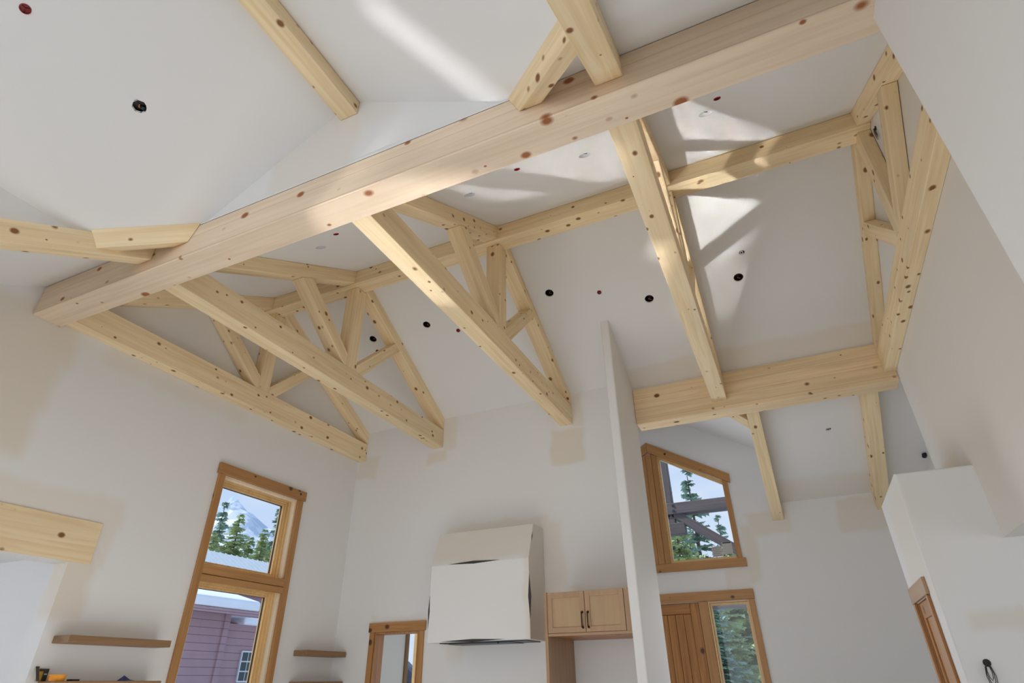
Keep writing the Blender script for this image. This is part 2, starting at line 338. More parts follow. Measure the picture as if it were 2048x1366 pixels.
# ------------------------------------------------------------------ roof planes
AP, ZR = 0.682, 0.669
def N(y): return 0.465 + 0.56*(y-0.318)
def F(y): return ZR - 0.555*(y-AP)
def V(x): return 0.576 - 0.55*abs(x+0.342)       # cross vault over the near room
def G(x): return 0.57 - 0.59*abs(x+0.248)        # entry dormer
def PN(x, y): return W(x, y, N(y))
def PF(x, y): return W(x, y, F(y))
def PV(x, y): return W(x, y, V(x))
def PG(x, y): return W(x, y, G(x))
nN = Vector((0, -0.56, 1)).normalized(); nF = Vector((0, 0.555, 1)).normalized()
def circle(c, r, nrm, n=24):
    c = Vector(c); nrm = Vector(nrm).normalized(); a = nrm.orthogonal().normalized(); b = nrm.cross(a)
    return [c + (a*math.cos(2*math.pi*i/n)+b*math.sin(2*math.pi*i/n))*r for i in range(n)]

near_cans = [(0.025, 0.502), (-0.122, 0.501), (-0.284, 0.499), (-0.539, 0.501)]
near_reds = [(0.039, 0.472), (-0.202, 0.471), (-0.485, 0.473)]
far_cans = [(-0.287, 0.805), (-0.122, 0.857), (-0.543, 0.803), (-0.670, 0.803), (0.026, 0.858)]
far_reds = [(-0.201, 0.825), (-0.486, 0.828), (-0.675, 0.828)]
far_small = [(0.039, 0.821), (0.12, 1.168)]
RC = 0.058
m_ceilN = drywall('primed_ceiling_near'); 
m_ceilF = drywall('primed_ceiling_far', [((0.02, 1.0, 0.49), (0.22, 0.02, 0.02), 0.012, 0.55), ((0.095, 1.30, 0.32), (0.09, 0.02, 0.02), 0.02, 0.5)])
m_vault = drywall('primed_ceiling_vault')
slab('ceiling', [[PN(-0.86, 0.318), PN(0.262, 0.318), PN(0.262, AP), PN(-0.86, AP)]] + [circle(PN(*c), RC, nN) for c in near_cans] + [circle(PN(*c), 0.030, nN) for c in near_reds], (0, 0, 0.016), m_ceilN)
slab('ceiling', [[PF(-0.86, AP), PF(0.285, AP), PF(0.285, 1.345), PF(-0.0135, 1.345), PF(-0.0135, 1.1096), PF(-0.07, 1.05), PF(-0.86, 1.05)]]
     + [circle(PF(*c), RC, nF) for c in far_cans] + [circle(PF(*c), 0.030, nF) for c in far_reds] + [circle(PF(*c), 0.034, nF) for c in far_small], (0, 0, 0.016), m_ceilF)
nG = Vector((0.59, 0, 1)).normalized(); nGl = Vector((-0.59, 0, 1)).normalized()
slab('ceiling', [[PG(-0.248, 1.05), PG(-0.07, 1.05), PG(-0.0135, 1.1096), PG(-0.0135, 1.345), PG(-0.248, 1.345)]], (0, 0, 0.016), m_vault)
slab('ceiling', [[PG(-0.248, 1.05), PG(-0.50, 1.05), PG(-0.50, 1.345), PG(-0.248, 1.345)]], (0, 0, 0.016), m_vault)
tag(box('roof', -0.9, 0.45, -0.86, 1.40, 0.70, 0.71, M['wall']), kind='structure')  # unseen flat cover added over the ceilings to stop light leaks
slab('wall_entry_cheek', [[W(-0.0135, 1.1096, 0.4317), W(-0.0135, 1.345, 0.4317), W(-0.0135, 1.345, F(1.345))]], (0.04, 0, 0), M['wall'])
slab('wall_entry_gable', [[W(-0.07, 1.052, 0.464), W(-0.248, 1.052, 0.57), W(-0.426, 1.052, 0.464)]], (0, 0.08, 0), M['wall'])
nP3 = Vector((0.55, 0, 1)).normalized(); nP1 = Vector((-0.55, 0, 1)).normalized()
p1c = [(-0.488, 0.191), (-0.487, 0.085)]
slab('ceiling', [[PV(-0.342, 0.3208), PV(-0.1402, 0.3208), PV(-0.0625, 0.2417), PV(-0.0625, -0.8), PV(-0.342, -0.8)]], (0, 0, 0.016), m_vault)
slab('ceiling', [[PV(-0.342, 0.3208), PV(-0.5438, 0.3208), PV(-0.6215, 0.2417), PV(-0.6215, -0.8), PV(-0.342, -0.8)]] + [circle(PV(*p1c[0]), 0.049, nP1, 8), circle(PV(*p1c[1]), 0.032, nP1)], (0, 0, 0.016), m_vault)
slab('ceiling', [[PN(-0.86, 0.319), PN(-0.5438, 0.319), PN(-0.6225, 0.2412), PN(-0.6225, -0.245), PN(-0.86, -0.245)]], (0, 0, 0.016), m_ceilN)
slab('ceiling', [[PN(-0.1402, 0.319), PN(0.16, 0.319), PN(0.16, -0.245), PN(-0.0610, -0.245), PN(-0.0610, 0.2412)]], (0, 0, 0.016), m_ceilN)
zl = N(-0.245)
slab('ceiling', [[W(-0.86, -0.245, zl), W(-0.6225, -0.245, zl), W(-0.6225, -0.8, zl), W(-0.86, -0.8, zl)]], (0, 0, 0.016), m_ceilN)
slab('ceiling', [[W(-0.0610, -0.245, zl), W(0.16, -0.245, zl), W(0.16, -0.8, zl), W(-0.0610, -0.8, zl)]], (0, 0, 0.016), m_ceilN)
for nm, xx, tx in (('wall_cheek_left', -0.6215, -0.007), ('wall_cheek_right', -0.0625, 0.007)):
    zt = V(xx)+0.003
    slab(nm, [[W(xx, 0.2417, zt), W(xx, -0.8, zt), W(xx, -0.8, zl), W(xx, -0.245, zl)]], (tx, 0, 0), M['wall'])
slab('wall_gable', [[W(-0.5438, 0.3205, 0.465), W(-0.342, 0.3205, 0.578), W(-0.1402, 0.3205, 0.465)]], (0, 0.10, 0),
     drywall('primed_gable', [((-0.385, 0.32, 0.515), (0.05, 0.02, 0.05), 0.02, 0.45), ((-0.30, 0.32, 0.56), (0.02, 0.02, 0.03), 0.02, 0.3)]))

# ------------------------------------------------------------------ walls
pL = [((-0.831, 0.30, 0.37), (0.02, 0.065, 0.055), 0.025, 0.75), ((-0.831, 0.27, 0.30), (0.02, 0.085, 0.045), 0.025, 0.8), ((-0.831, 0.355, 0.405), (0.02, 0.02, 0.03), 0.02, 0.7),
      ((-0.831, 0.42, 0.205), (0.02, 0.09, 0.008), 0.02, 0.5), ((-0.831, 0.505, 0.17), (0.02, 0.004, 0.03), 0.012, 0.5), ((-0.831, 0.483, 0.11), (0.02, 0.012, 0.03), 0.015, 0.75),
      ((-0.831, 0.55, 0.415), (0.02, 0.12, 0.006), 0.02, 0.35), ((-0.831, 0.54, 0.062), (0.02, 0.05, 0.005), 0.015, 0.35)]
pK = [((-0.335, 1.0, 0.385), (0.03, 0.02, 0.028), 0.012, 0.85), ((-0.315, 1.0, 0.455), (0.008, 0.02, 0.03), 0.012, 0.6), ((-0.625, 1.0, 0.41), (0.018, 0.02, 0.006), 0.012, 0.7),
      ((-0.597, 1.0, 0.46), (0.008, 0.02, 0.035), 0.012, 0.6), ((-0.80, 1.0, 0.41), (0.02, 0.02, 0.02), 0.012, 0.6), ((-0.49, 1.0, 0.248), (0.10, 0.02, 0.006), 0.012, 0.5),
      ((-0.375, 1.0, 0.17), (0.012, 0.02, 0.07), 0.015, 0.5), ((-0.30, 1.0, 0.125), (0.08, 0.02, 0.004), 0.01, 0.5), ((-0.565, 1.0, 0.045), (0.01, 0.02, 0.008), 0.012, 0.5),
      ((-0.69, 1.0, 0.103), (0.06, 0.02, 0.002), 0.01, 0.4)]
pE = [((-0.02, 1.323, 0.275), (0.035, 0.02, 0.02), 0.012, 0.6), ((0.15, 1.323, 0.275), (0.035, 0.02, 0.025), 0.012, 0.6), ((-0.068, 1.323, 0.22), (0.006, 0.02, 0.05), 0.015, 0.7),
      ((-0.10, 1.323, 0.175), (0.022, 0.02, 0.015), 0.006, 0.55), ((-0.15, 1.323, 0.53), (0.12, 0.02, 0.01), 0.02, 0.4)]
mL = drywall('primed_left_wall', pL); mK = drywall('primed_kitchen_wall', pK); mE = drywall('primed_entry_wall', pE)
mB = drywall('primed_wall_beside_truss', [((0.2245, 0.62, 0.30), (0.02, 0.30, 0.14), 0.08, 0.45), ((0.2245, 0.50, 0.52), (0.02, 0.1, 0.04), 0.05, 0.6), ((0.2245, 0.95, 0.235), (0.02, 0.06, 0.012), 0.02, 0.8)])
mC = drywall('primed_closet', [((0.142, 0.91, 0.14), (0.01, 0.05, 0.05), 0.03, 0.4), ((0.19, 0.841, 0.05), (0.02, 0.02, 0.004), 0.01, 0.6)])
def yz(x, pts): return [W(x, y, z) for y, z in pts]
def xz(y, pts): return [W(x, y, z) for x, z in pts]
slab('wall_left', [yz(-0.831, [(-0.8, FL), (-0.15, FL), (-0.15, 0.1365), (0.470, 0.1365), (0.470, FL), (1.345, FL), (1.345, 0.33), (1.05, 0.47), (AP, 0.672), (0.318, 0.468), (-0.25, 0.16), (-0.8, 0.16)]),
                   yz(-0.831, [(0.664, -0.06), (0.838, -0.06), (0.838, 0.304), (0.664, 0.304)]),
                   yz(-0.831, [(1.253, -0.06), (1.3225, -0.06), (1.3225, 0.16), (1.253, 0.16)])], (-0.225, 0, 0), mL)
slab('wall_kitchen', [xz(1.0, [(-0.831, FL), (-0.737, FL), (-0.737, 0.082), (-0.641, 0.082), (-0.641, FL), (-0.2032, FL), (-0.2032, 0.494), (-0.831, 0.494)])], (0, 0.165, 0), mK)
bm = bmesh.new()
pp = [(0.875, FL), (0.875, 0.565), (0.9999, 0.494), (0.9999, FL)]
add_prism(bm, [W(-0.218, y, z) for y, z in pp], [W(-0.203, y, z) for y, z in pp])
ed = [e for e in bm.edges if abs((e.verts[0].co-e.verts[1].co).normalized().z) > 0.99 and abs(e.verts[0].co.y-0.875*S) < 1e-3]
bmesh.ops.bevel(bm, geom=ed, offset=0.022, segments=4, profile=0.5, affect='EDGES')
tag(link('wall_partition', bm, M['wall'], None, W(-0.21, 0.94, FL)), kind='structure')
slab('wall_right', [yz(0.2245, [(0.338, 0.134), (1.012, 0.134), (1.012, 0.487), (AP, 0.671), (0.338, 0.478)])], (0.28, 0, 0), mB)
mA = drywall('primed_near_right_wall')
slab('wall_right_near', [yz(0.1445, [(-0.8, FL), (0.338, FL), (0.338, 0.4206), (0.3176, 0.4206), (0.3176, 0.4665), (-0.25, 0.16), (-0.8, 0.16)])], (1.0, 0, 0), mA)
# closet block
bm = bmesh.new(); add_box(bm, 0.1425, 0.8, 0.841, 0.857, FL, 0.219)
ed = [e for e in bm.edges if all(abs(v.co.y-0.841*S) < 1e-3 for v in e.verts) and (all(abs(v.co.x-0.1425*S) < 1e-3 for v in e.verts) or all(abs(v.co.z-(0.219*S+H)) < 1e-3 for v in e.verts))]
bmesh.ops.bevel(bm, geom=ed, offset=0.02, segments=4, profile=0.5, affect='EDGES')
tag(link('wall_closet_front', bm, mC, None, W(0.4, 0.85, FL)), kind='structure')
slab('wall_closet_side', [yz(0.1425, [(0.857, FL), (0.892, FL), (0.892, 0.084), (0.992, 0.084), (0.992, FL), (1.019, FL), (1.019, 0.219), (0.857, 0.219)])], (0.11, 0, 0), mC)
tag(box('wall_closet_back', 0.158, 0.8, 1.004, 1.019, FL, 0.219, mC), kind='structure')
tag(box('ceiling', 0.158, 0.8, 0.857, 1.004, 0.205, 0.218, mC), kind='structure')
slab('wall_entry', [xz(1.323, [(-0.86, FL), (-0.335, FL), (-0.335, 0.1355), (-0.089, 0.1355), (-0.089, FL), (0.287, FL), (0.287, 0.32), (-0.0135, 0.32), (-0.0135, 0.436), (-0.248, 0.573), (-0.50, 0.43), (-0.86, 0.33)]),
                    xz(1.323, [(-0.230, 0.2125), (-0.090, 0.2125), (-0.090, 0.3705), (-0.230, 0.4525)]),
                    xz(1.323, [(-0.266, 0.2125), (-0.266, 0.4525), (-0.406, 0.3705), (-0.406, 0.2125)])], (0, 0.18, 0), mE)
slab('wall_entry_right', [yz(0.272, [(1.019, FL), (1.323, FL), (1.323, 0.318), (1.012, 0.49), (1.012, 0.219), (1.019, 0.219)])], (0.1, 0, 0), M['wall'])
tag(box('wall_entry_return', 0.262, 0.285, 0.995, 1.012, 0.219, 0.49, M['wall']), kind='structure')
tag(box('wall_pantry', -0.50, -0.488, 1.022, 1.323, FL, 0.46, M['wall']), kind='structure')
tag(box('ceiling', -0.831, -0.50, 1.022, 1.323, 0.18, 0.20, M['wall']), kind='structure')
tag(box('wall_hall_right', 0.78, 0.8, 0.338, 0.841, FL, 0.15, M['wall']), kind='structure')
tag(box('ceiling', 0.262, 0.8, 0.338, 0.841, 0.134, 0.15, M['wall']), kind='structure')
tag(box('wall_hall_near', 0.278, 0.8, 0.33, 0.338, FL, 0.15, M['wall']), kind='structure')
tag(box('wall_eave_strip', -0.203, 0.2245, 1.016, 1.046, 0.4803, 0.487, m_ceilF), kind='structure')
# near end of the room with a window opening added for fill light
slab('wall_rear', [xz(-0.8, [(-0.86, FL), (0.16, FL), (0.16, 0.16), (-0.0625, 0.16), (-0.0625, 0.43), (-0.342, 0.58), (-0.6215, 0.43), (-0.6215, 0.16), (-0.86, 0.16)]),
                   xz(-0.8, [(-0.58, -0.16), (-0.10, -0.16), (-0.10, 0.36), (-0.58, 0.36)])], (0, -0.2, 0), M['wall'])
# nook behind the left opening
tag(box('wall_nook_far', -1.5, -0.861, 0.56, 0.575, FL, 0.19, M['wall']), kind='structure')
tag(box('wall_nook_near', -1.5, -0.861, -0.33, -0.315, FL, 0.19, M['wall']), kind='structure')
tag(box('ceiling', -1.5, -0.861, -0.33, 0.575, 0.175, 0.19, M['wall']), kind='structure')
slab('wall_nook_left', [yz(-1.5, [(-0.33, FL), (0.575, FL), (0.575, 0.19), (-0.33, 0.19)]), yz(-1.5, [(-0.25, -0.15), (0.32, -0.15), (0.32, 0.15), (-0.25, 0.15)])], (0.1, 0, 0), M['wall'])
tag(box('floor', -1.5, 0.8, -0.83, 1.345, FL-0.02, FL, M['floor']), kind='structure')

# ------------------------------------------------------------------ timbers
def beam(name, o, label, cat): return tag(o, label, cat)
BV = 0.004
def hexbeam(name, A, B, mat, u, v, label, cat):
    bm = bmesh.new(); add_prism(bm, A, B, BV); u = Vector(u).normalized(); v = Vector(v); w = u.cross(v).normalized(); v = w.cross(u)
    return tag(link(name, bm, mat, None, A[0], (u, v, w)), label, cat)
e_ = 0.0003
yz_prism_pts = [(0.318, 0.421), (0.3535, 0.421), (0.3535, 0.4647), (0.318, 0.4647)]
bm = bmesh.new(); add_prism(bm, [W(-0.8308, y, z) for y, z in yz_prism_pts], [W(0.2242, y, z) for y, z in yz_prism_pts], 0.006)
tag(link('glulam_girder', bm, M['glulam'], None, W(-0.3, 0.335, 0.421), (AX, AZ, AY)), 'big pale laminated timber girder crossing the whole room diagonally in the picture', 'beam')
rp_ = [(0.664, 0.63), (0.694, 0.63), (0.694, F(0.694)-e_), (AP, ZR-e_*2), (0.664, N(0.664)-e_)]
bm = bmesh.new(); add_prism(bm, [W(-0.8308, y, z) for y, z in rp_], [W(0.2242, y, z) for y, z in rp_], BV)
tag(link('ridge_beam', bm, M['pine'], None, W(-0.3, 0.679, 0.63), (AX, AZ, AY)), 'long pale ridge beam at the ceiling peak, joining the tops of all the trusses', 'beam')
bm = bmesh.new(); add_box(bm, -0.2028, 0.2242, 1.0122, 1.05, 0.410, 0.480, 0.006)
tag(link('eave_beam', bm, M['glulam_eave'], None, W(0, 1.03, 0.41), (AX, AZ, AY)), 'deep knotty beam above the entry, from the white partition edge to the right wall', 'beam')

def truss(x0, x1, yf, label, cut=0.0):
    t = empty('timber_truss', W((x0+x1)/2, 0.68, 0.427), label, 'truss', 'exposed timber roof trusses')
    y0 = 0.3538; t_ = 0.4655
    yz_prism('bottom_chord', [(y0, 0.427), (yf, 0.427), (yf, t_), (y0, t_)], x0, x1, M['pine'], t, (1, 0), BV)
    th = 0.0262; d = (1, 0.56)
    yz_prism('top_chord', [(y0, t_+e_), (0.3657, t_+e_), (0.6638, N(0.6638)-th), (0.6638, N(0.6638)-e_), (y0, N(y0)-e_)], x0, x1, M['pine'], t, (0.8725, 0.4886), BV)
    tf = 0.024
    yz_prism('top_chord', [(0.6942, F(0.6942)-tf), (yf, max(F(yf)-tf, t_+e_)), (yf, F(yf)-e_), (0.6942, F(0.6942)-e_)], x0, x1, M['pine'], t, (0.8744, -0.4853), BV)
    i = 0.0006
    yz_prism('king_post', [(0.674, t_+e_), (0.6995, t_+e_), (0.6995, 0.6297), (0.674, 0.6297)], x0+i, x1-i, M['pine'], t, (0, 1), BV)
    yz_prism('web_strut', [(0.545, N(0.545)-th-e_), (0.566, N(0.566)-th-e_), (0.6737, 0.4893), (0.6737, t_+e_), (0.668, t_+e_)], x0+i, x1-i, M['pine'], t, (0.77, -0.64), BV)
    yz_prism('web_strut', [(0.6998, t_+e_), (0.6998, 0.4785), (0.8035, F(0.8035)-tf-e_), (0.8195, F(0.8195)-tf-e_), (0.718, t_+e_)], x0+i, x1-i, M['pine'], t, (0.73, 0.68), BV)
    return t
truss(-0.8308, -0.8095, 0.9997, 'timber truss tight against the left wall, the farthest left one')
truss(-0.6365, -0.6115, 0.9997, 'second timber truss from the left wall, its chord ending left of the hood')
truss(-0.348, -0.323, 0.9997, 'middle timber truss whose bottom chord ends on the kitchen wall right of the hood')
truss(-0.063, -0.038, 1.0119, 'timber truss landing on the deep entry beam, nearly edge-on below the girder')
truss(0.2075, 0.2243, 1.0119, 'timber truss half set against the right wall, the rightmost one')

dr = 0.028
def rafter(x0, x1, pts, u, name, label):
    bm = bmesh.new(); add_prism(bm, [W(x0, y, z) for y, z in pts], [W(x1, y, z) for y, z in pts], BV)
    tag(link(name, bm, M['pine'], None, W((x0+x1)/2, pts[0][0], pts[0][1]), ((0, u[0], u[1]), (0, -u[1], u[0]), AX)), label, 'beam')
nr = [(0.3177, N(0.3177)-e_), (0.3177, N(0.3177)-dr), (-0.24, N(-0.24)-dr), (-0.24, N(-0.24)-e_)]
rafter(-0.062, -0.038, nr, (0.8725, 0.4886), 'common_rafter', 'wide pale rafter rising from the top edge of the picture and ending on the girder')
rafter(-0.6325, -0.611, nr, (0.8725, 0.4886), 'common_rafter', 'pale rafter at the left edge of the picture, ending on the girder')
for s, lab in ((1, 'short slanting valley brace between the girder and the wide rafter at the top'), (-1, 'short valley brace between the girder and the rafter at the left edge')):
    q = [(-0.1445, 0.467), (-0.133, 0.443), (-0.111, 0.4425), (-0.120, 0.467)]
    if s < 0: q = [(-0.5395, 0.467), (-0.552, 0.443), (-0.575, 0.443), (-0.566, 0.467)]
    vd = Vector((0.0777*s, -0.0763, -0.0427))*(1.0 if s > 0 else 0.93)
    A = [W(x, 0.3176, z) for x, z in q]; B = []
    for x, z in q:
        xe = (-0.0622 if s > 0 else -0.6108); t = (xe-x)/vd.x; B.append(W(x+vd.x*t, 0.3176+vd.y*t, z+vd.z*t))
    hexbeam('valley_beam', A, B, M['pine'], vd, AZ, lab, 'beam')
bp_ = [(-0.3535, 0.550), (-0.330, 0.550), (-0.330, V(-0.33)-e_), (-0.342, V(-0.342)-2*e_), (-0.3535, V(-0.3535)-e_)]
bm = bmesh.new(); add_prism(bm, [W(x, 0.3203, z) for x, z in bp_], [W(x, -0.797, z) for x, z in bp_], BV)
tag(link('vault_ridge_beam', bm, M['pine'], None, W(-0.342, 0.318, 0.55), (AY, AX, AZ)), 'pale beam at the top left running along the vault peak, its end stopping at the gable wall', 'beam')
er = lambda: [(1.0503, F(1.0503)-e_), (1.0503, F(1.0503)-0.0345), (1.3228, F(1.3228)-0.0345), (1.3228, F(1.3228)-e_)]
rafter(-0.013, 0.009, er(), (0.8744, -0.4853), 'entry_rafter', 'pale entry rafter just right of the angled window')
rafter(0.1765, 0.2005, er(), (0.8744, -0.4853), 'entry_rafter', 'pale entry rafter at the right, running down to the white closet block')
vd = Vector((-0.0565, -0.0596, 0.0333)); pr_ = Vector((0.72, -0.69, 0))*0.012; c0_ = Vector((-0.0135, 1.1096, 0.4317))
A = [W(*(c0_-pr_*0.2+Vector((0, 0, -0.001)))), W(*(c0_+pr_+Vector((0, 0.004, -0.006)))), W(*(c0_+pr_+Vector((0, 0.004, -0.034)))), W(*(c0_-pr_*0.2+Vector((0, 0, -0.030))))]
A = [W(-0.0133, 1.110, 0.430), W(-0.0133, 1.087, 0.440), W(-0.0133, 1.087, 0.412), W(-0.0133, 1.110, 0.402)]
B = [p + Vector(vd)*S*0.98 for p in A]
hexbeam('valley_beam', A, B, M['pine'], vd, AZ, 'stub of a beam behind the entry beam, joining the left side of the entry rafter', 'beam')
# lintel over the left opening
tag(box('lintel_beam', -0.8309, -0.8288, -0.15, 0.4962, 0.1375, 0.189, M['pine'], None, 'y', 0.003), 'pale knotty lintel board set in the left wall over the opening', 'beam')

# ------------------------------------------------------------------ ceiling fittings
def can(c, nrm, r, depth, kind, label, group, white=False):
    c = Vector(c); nrm = Vector(nrm).normalized(); a = nrm.orthogonal().normalized(); b = nrm.cross(a)
    t = empty('recessed_light_can', c, label, 'light fitting', group)
    bm = bmesh.new(); prof = [(r*1.035, 0.0155), (r*1.03, 0.02), (r*0.97, depth*0.7), (r*0.7, depth), (0.0, depth)]
    rings = []
    for rr, d in prof:
        if rr == 0: rings.append([bm.verts.new(c+nrm*d)]); continue
        rings.append([bm.verts.new(c+nrm*d+(a*math.cos(2*math.pi*k/24)+b*math.sin(2*math.pi*k/24))*rr) for k in range(24)])
    for i in range(len(rings)-1):
        for k in range(24):
            if len(rings[i+1]) == 1: bm.faces.new([rings[i][k], rings[i][(k+1) % 24], rings[i+1][0]])
            else: bm.faces.new([rings[i][k], rings[i][(k+1) % 24], rings[i+1][(k+1) % 24], rings[i+1][k]])
    link('can_body', bm, M['whitecan'] if white else M['black'], t, smooth=True)
    bm = bmesh.new(); p0 = c+nrm*depth*0.9
    tube(bm, [p0, p0-nrm*depth*0.4+a*r*0.2, p0-nrm*depth*0.65+b*r*0.3, p0-nrm*depth*0.7+a*r*0.55], 0.004, 6)
    link('wire_lead', bm, M['copper'] if not white else M['black'], t)
    return t
wc = ['between the rightmost two trusses', 'between the girder and the third bay', 'beside the middle truss near the girder', 'just right of the second truss near the girder']
nl = ['pale light can close behind the girder, in the bay left of the right wall', 'pale light can on the slope behind the girder, just left of the edge-on truss',
      'pale light can on the slope behind the girder, right of the middle truss top', 'pale light can on the slope behind the girder, between the second and middle trusses']
for c, lb in zip(near_cans, nl): can(PN(*c), nN, RC*0.98, 0.10, 'can', lb, 'pale light cans behind the girder', True)
fl_ = ['black round light can just right of the middle truss, on the kitchen slope', 'black round light can left of the edge-on truss chord, on the kitchen slope',
       'black round light can between the second and middle trusses', 'black round light can inside the triangle of the second truss', 'black round light can on the slope between the two rightmost trusses']
for c, lb in zip(far_cans, fl_): can(PF(*c), nF, RC*0.98, 0.12, 'can', lb, 'black light cans on the kitchen slope')
def redcap(c, nrm, r, label):
    c = Vector(c); nrm = Vector(nrm).normalized(); a = nrm.orthogonal().normalized(); b = nrm.cross(a)
    t = empty('red_sprinkler_cap', c, label, 'sprinkler cap', 'red sprinkler caps in the ceiling')
    bm = bmesh.new(); rings = []
    for rr, d in [(r, 0.03), (r, -0.004), (r*0.88, -0.006), (r*0.84, 0.012), (r*0.25, 0.014)]:
        rings.append([bm.verts.new(c+nrm*d+(a*math.cos(2*math.pi*k/20)+b*math.sin(2*math.pi*k/20))*rr) for k in range(20)])
    for i in range(len(rings)-1):
        for k in range(20): bm.faces.new([rings[i][k], rings[i][(k+1) % 20], rings[i+1][(k+1) % 20], rings[i+1][k]])
    bm.faces.new(rings[-1]); link('cap_cup', bm, M['red'], t, smooth=False)
    bm = bmesh.new()
    for d in (a, (a*-0.5+b*0.86), (a*-0.5-b*0.86)): tube(bm, [c+nrm*0.008, c+nrm*0.008+d*r*0.8], r*0.08, 6)
    link('cap_ribs', bm, M['red'], t); return t
rl = ['red sprinkler cap near the girder, in the bay left of the right wall', 'red sprinkler cap behind the girder, right of the middle truss', 'red sprinkler cap close under the girder, left of the middle truss']
for c, lb in zip(near_reds, rl): redcap(PN(*c), nN, 0.029, lb)
rl = ['red sprinkler cap between the two black light cans left of the edge-on truss', 'red sprinkler cap just left of the middle truss bottom chord', 'red sprinkler cap seen through the second truss']
for c, lb in zip(far_reds, rl): redcap(PF(*c), nF, 0.029, lb)
redcap(PV(*p1c[1]), nP1, 0.031, 'red sprinkler cap in the top left corner of the picture')
def wirehole(c, nrm, label, r=0.033):
    c = Vector(c); nrm = Vector(nrm).normalized(); a = nrm.orthogonal().normalized(); b = nrm.cross(a)
    t = empty('wiring_hole', c, label, 'wiring')
    bm = bmesh.new(); rg = [[bm.verts.new(c+nrm*d+(a*math.cos(2*math.pi*k/20)+b*math.sin(2*math.pi*k/20))*r*1.12) for k in range(20)] for d in (0.0165, 0.07)]
    for k in range(20): bm.faces.new([rg[0][k], rg[0][(k+1) % 20], rg[1][(k+1) % 20], rg[1][k]])
    bm.faces.new(rg[1]); link('hole_back', bm, M['gap'], t)
    bm = bmesh.new(); tube(bm, [c+nrm*0.065] + [c+nrm*(0.01)+(a*math.cos(q*0.8)+b*math.sin(q*0.8))*r*0.62 for q in range(7)], 0.005, 6); link('wire_coil', bm, M['whitevinyl'], t)
wirehole(PF(*far_small[0]), nF, 'small hole with a curl of white wire, above the black can between the rightmost trusses')
wirehole(PF(*far_small[1]), nF, 'small hole with a wire end in the entry ceiling between the two entry rafters')
# octagonal box in the vault
c = PV(*p1c[0]); a = Vector((0, 1, 0)); b = nP1.cross(a)
t = empty('octagonal_junction_box', c, 'dark octagonal junction box with copper wire in the large left ceiling panel', 'junction box')
bm = bmesh.new(); rr = [[bm.verts.new(c+nP1*d+(a*math.cos(math.pi/8+math.pi/4*k)+b*math.sin(math.pi/8+math.pi/4*k))*0.048) for k in range(8)] for d in (0.001, 0.05)]
for k in range(8): bm.faces.new([rr[0][k], rr[0][(k+1) % 8], rr[1][(k+1) % 8], rr[1][k]])
bm.faces.new(rr[1]); link('box_shell', bm, M['black'], t)
bm = bmesh.new(); tube(bm, [c+nP1*0.045+a*0.02+b*0.01, c+nP1*0.03+a*0.03, c+nP1*0.02+a*0.038-b*0.005], 0.014, 8); link('cable_clamp', bm, M['bluebox'], t)
bm = bmesh.new(); tube(bm, [c+nP1*0.045, c+nP1*0.02+a*0.006+b*0.01, c+nP1*0.018-a*0.008-b*0.01], 0.005, 6); link('copper_wire', bm, M['copper'], t)
bm = bmesh.new(); tube(bm, [c+nP1*0.03-a*0.03-b*0.03, c-nP1*0.006-a*0.044-b*0.03, c-nP1*0.006-a*0.052-b*0.01], 0.0025, 5); link('hanging_wire', bm, M['steel'], t)
# wires on the closet face and on the right wall
def wires(p, nrm, label, s=1.0):
    p = Vector(p); nrm = Vector(nrm); side = nrm.cross(Vector((0, 0, 1)))
    t = empty('wire_bundle', p, label, 'wiring')
    bm = bmesh.new(); tube(bm, circle(p+nrm*0.002, 0.022*s, nrm, 14)+[circle(p+nrm*0.002, 0.022*s, nrm, 14)[0]], 0.006*s, 6, False); add = circle(p+nrm*0.003, 0.021*s, nrm, 14); bm.faces.new([bm.verts.new(q) for q in add]); link('wall_hole', bm, M['gap'], t)
    bm = bmesh.new()
    for k in range(3):
        w_ = (0.018+0.008*k)*s; L = (0.12+0.03*k)*s
        tube(bm, [p+nrm*0.006] + [p+nrm*(0.012+0.004*k)+Vector((0, 0, -1))*L*(0.5-0.5*math.cos(q*math.pi/4))+side*w_*math.sin(q*math.pi/4) + side*0.012*s*(q/8) for q in range(9)], 0.0028*s, 6)
    link('wire_loops', bm, M['gap'], t)
wires(W(0.1655, 0.8408, 0.012), (0, -1, 0), 'loop of thin dark wires hanging from a hole in the white closet face')
wires(W(0.2243, 0.658, 0.613), (-1, 0, 0), 'small tangle of dark wire on the right wall behind the rightmost truss', 0.8)
t = empty('wall_cable', W(0.2718, 1.249, 0.353), 'black cable stub at the top of the far right entry wall', 'wiring')
bm = bmesh.new(); tube(bm, [W(0.2718, 1.249, 0.353), W(0.268, 1.247, 0.352), W(0.267, 1.245, 0.348)], 0.028, 10); link('cable_end', bm, M['black'], t)

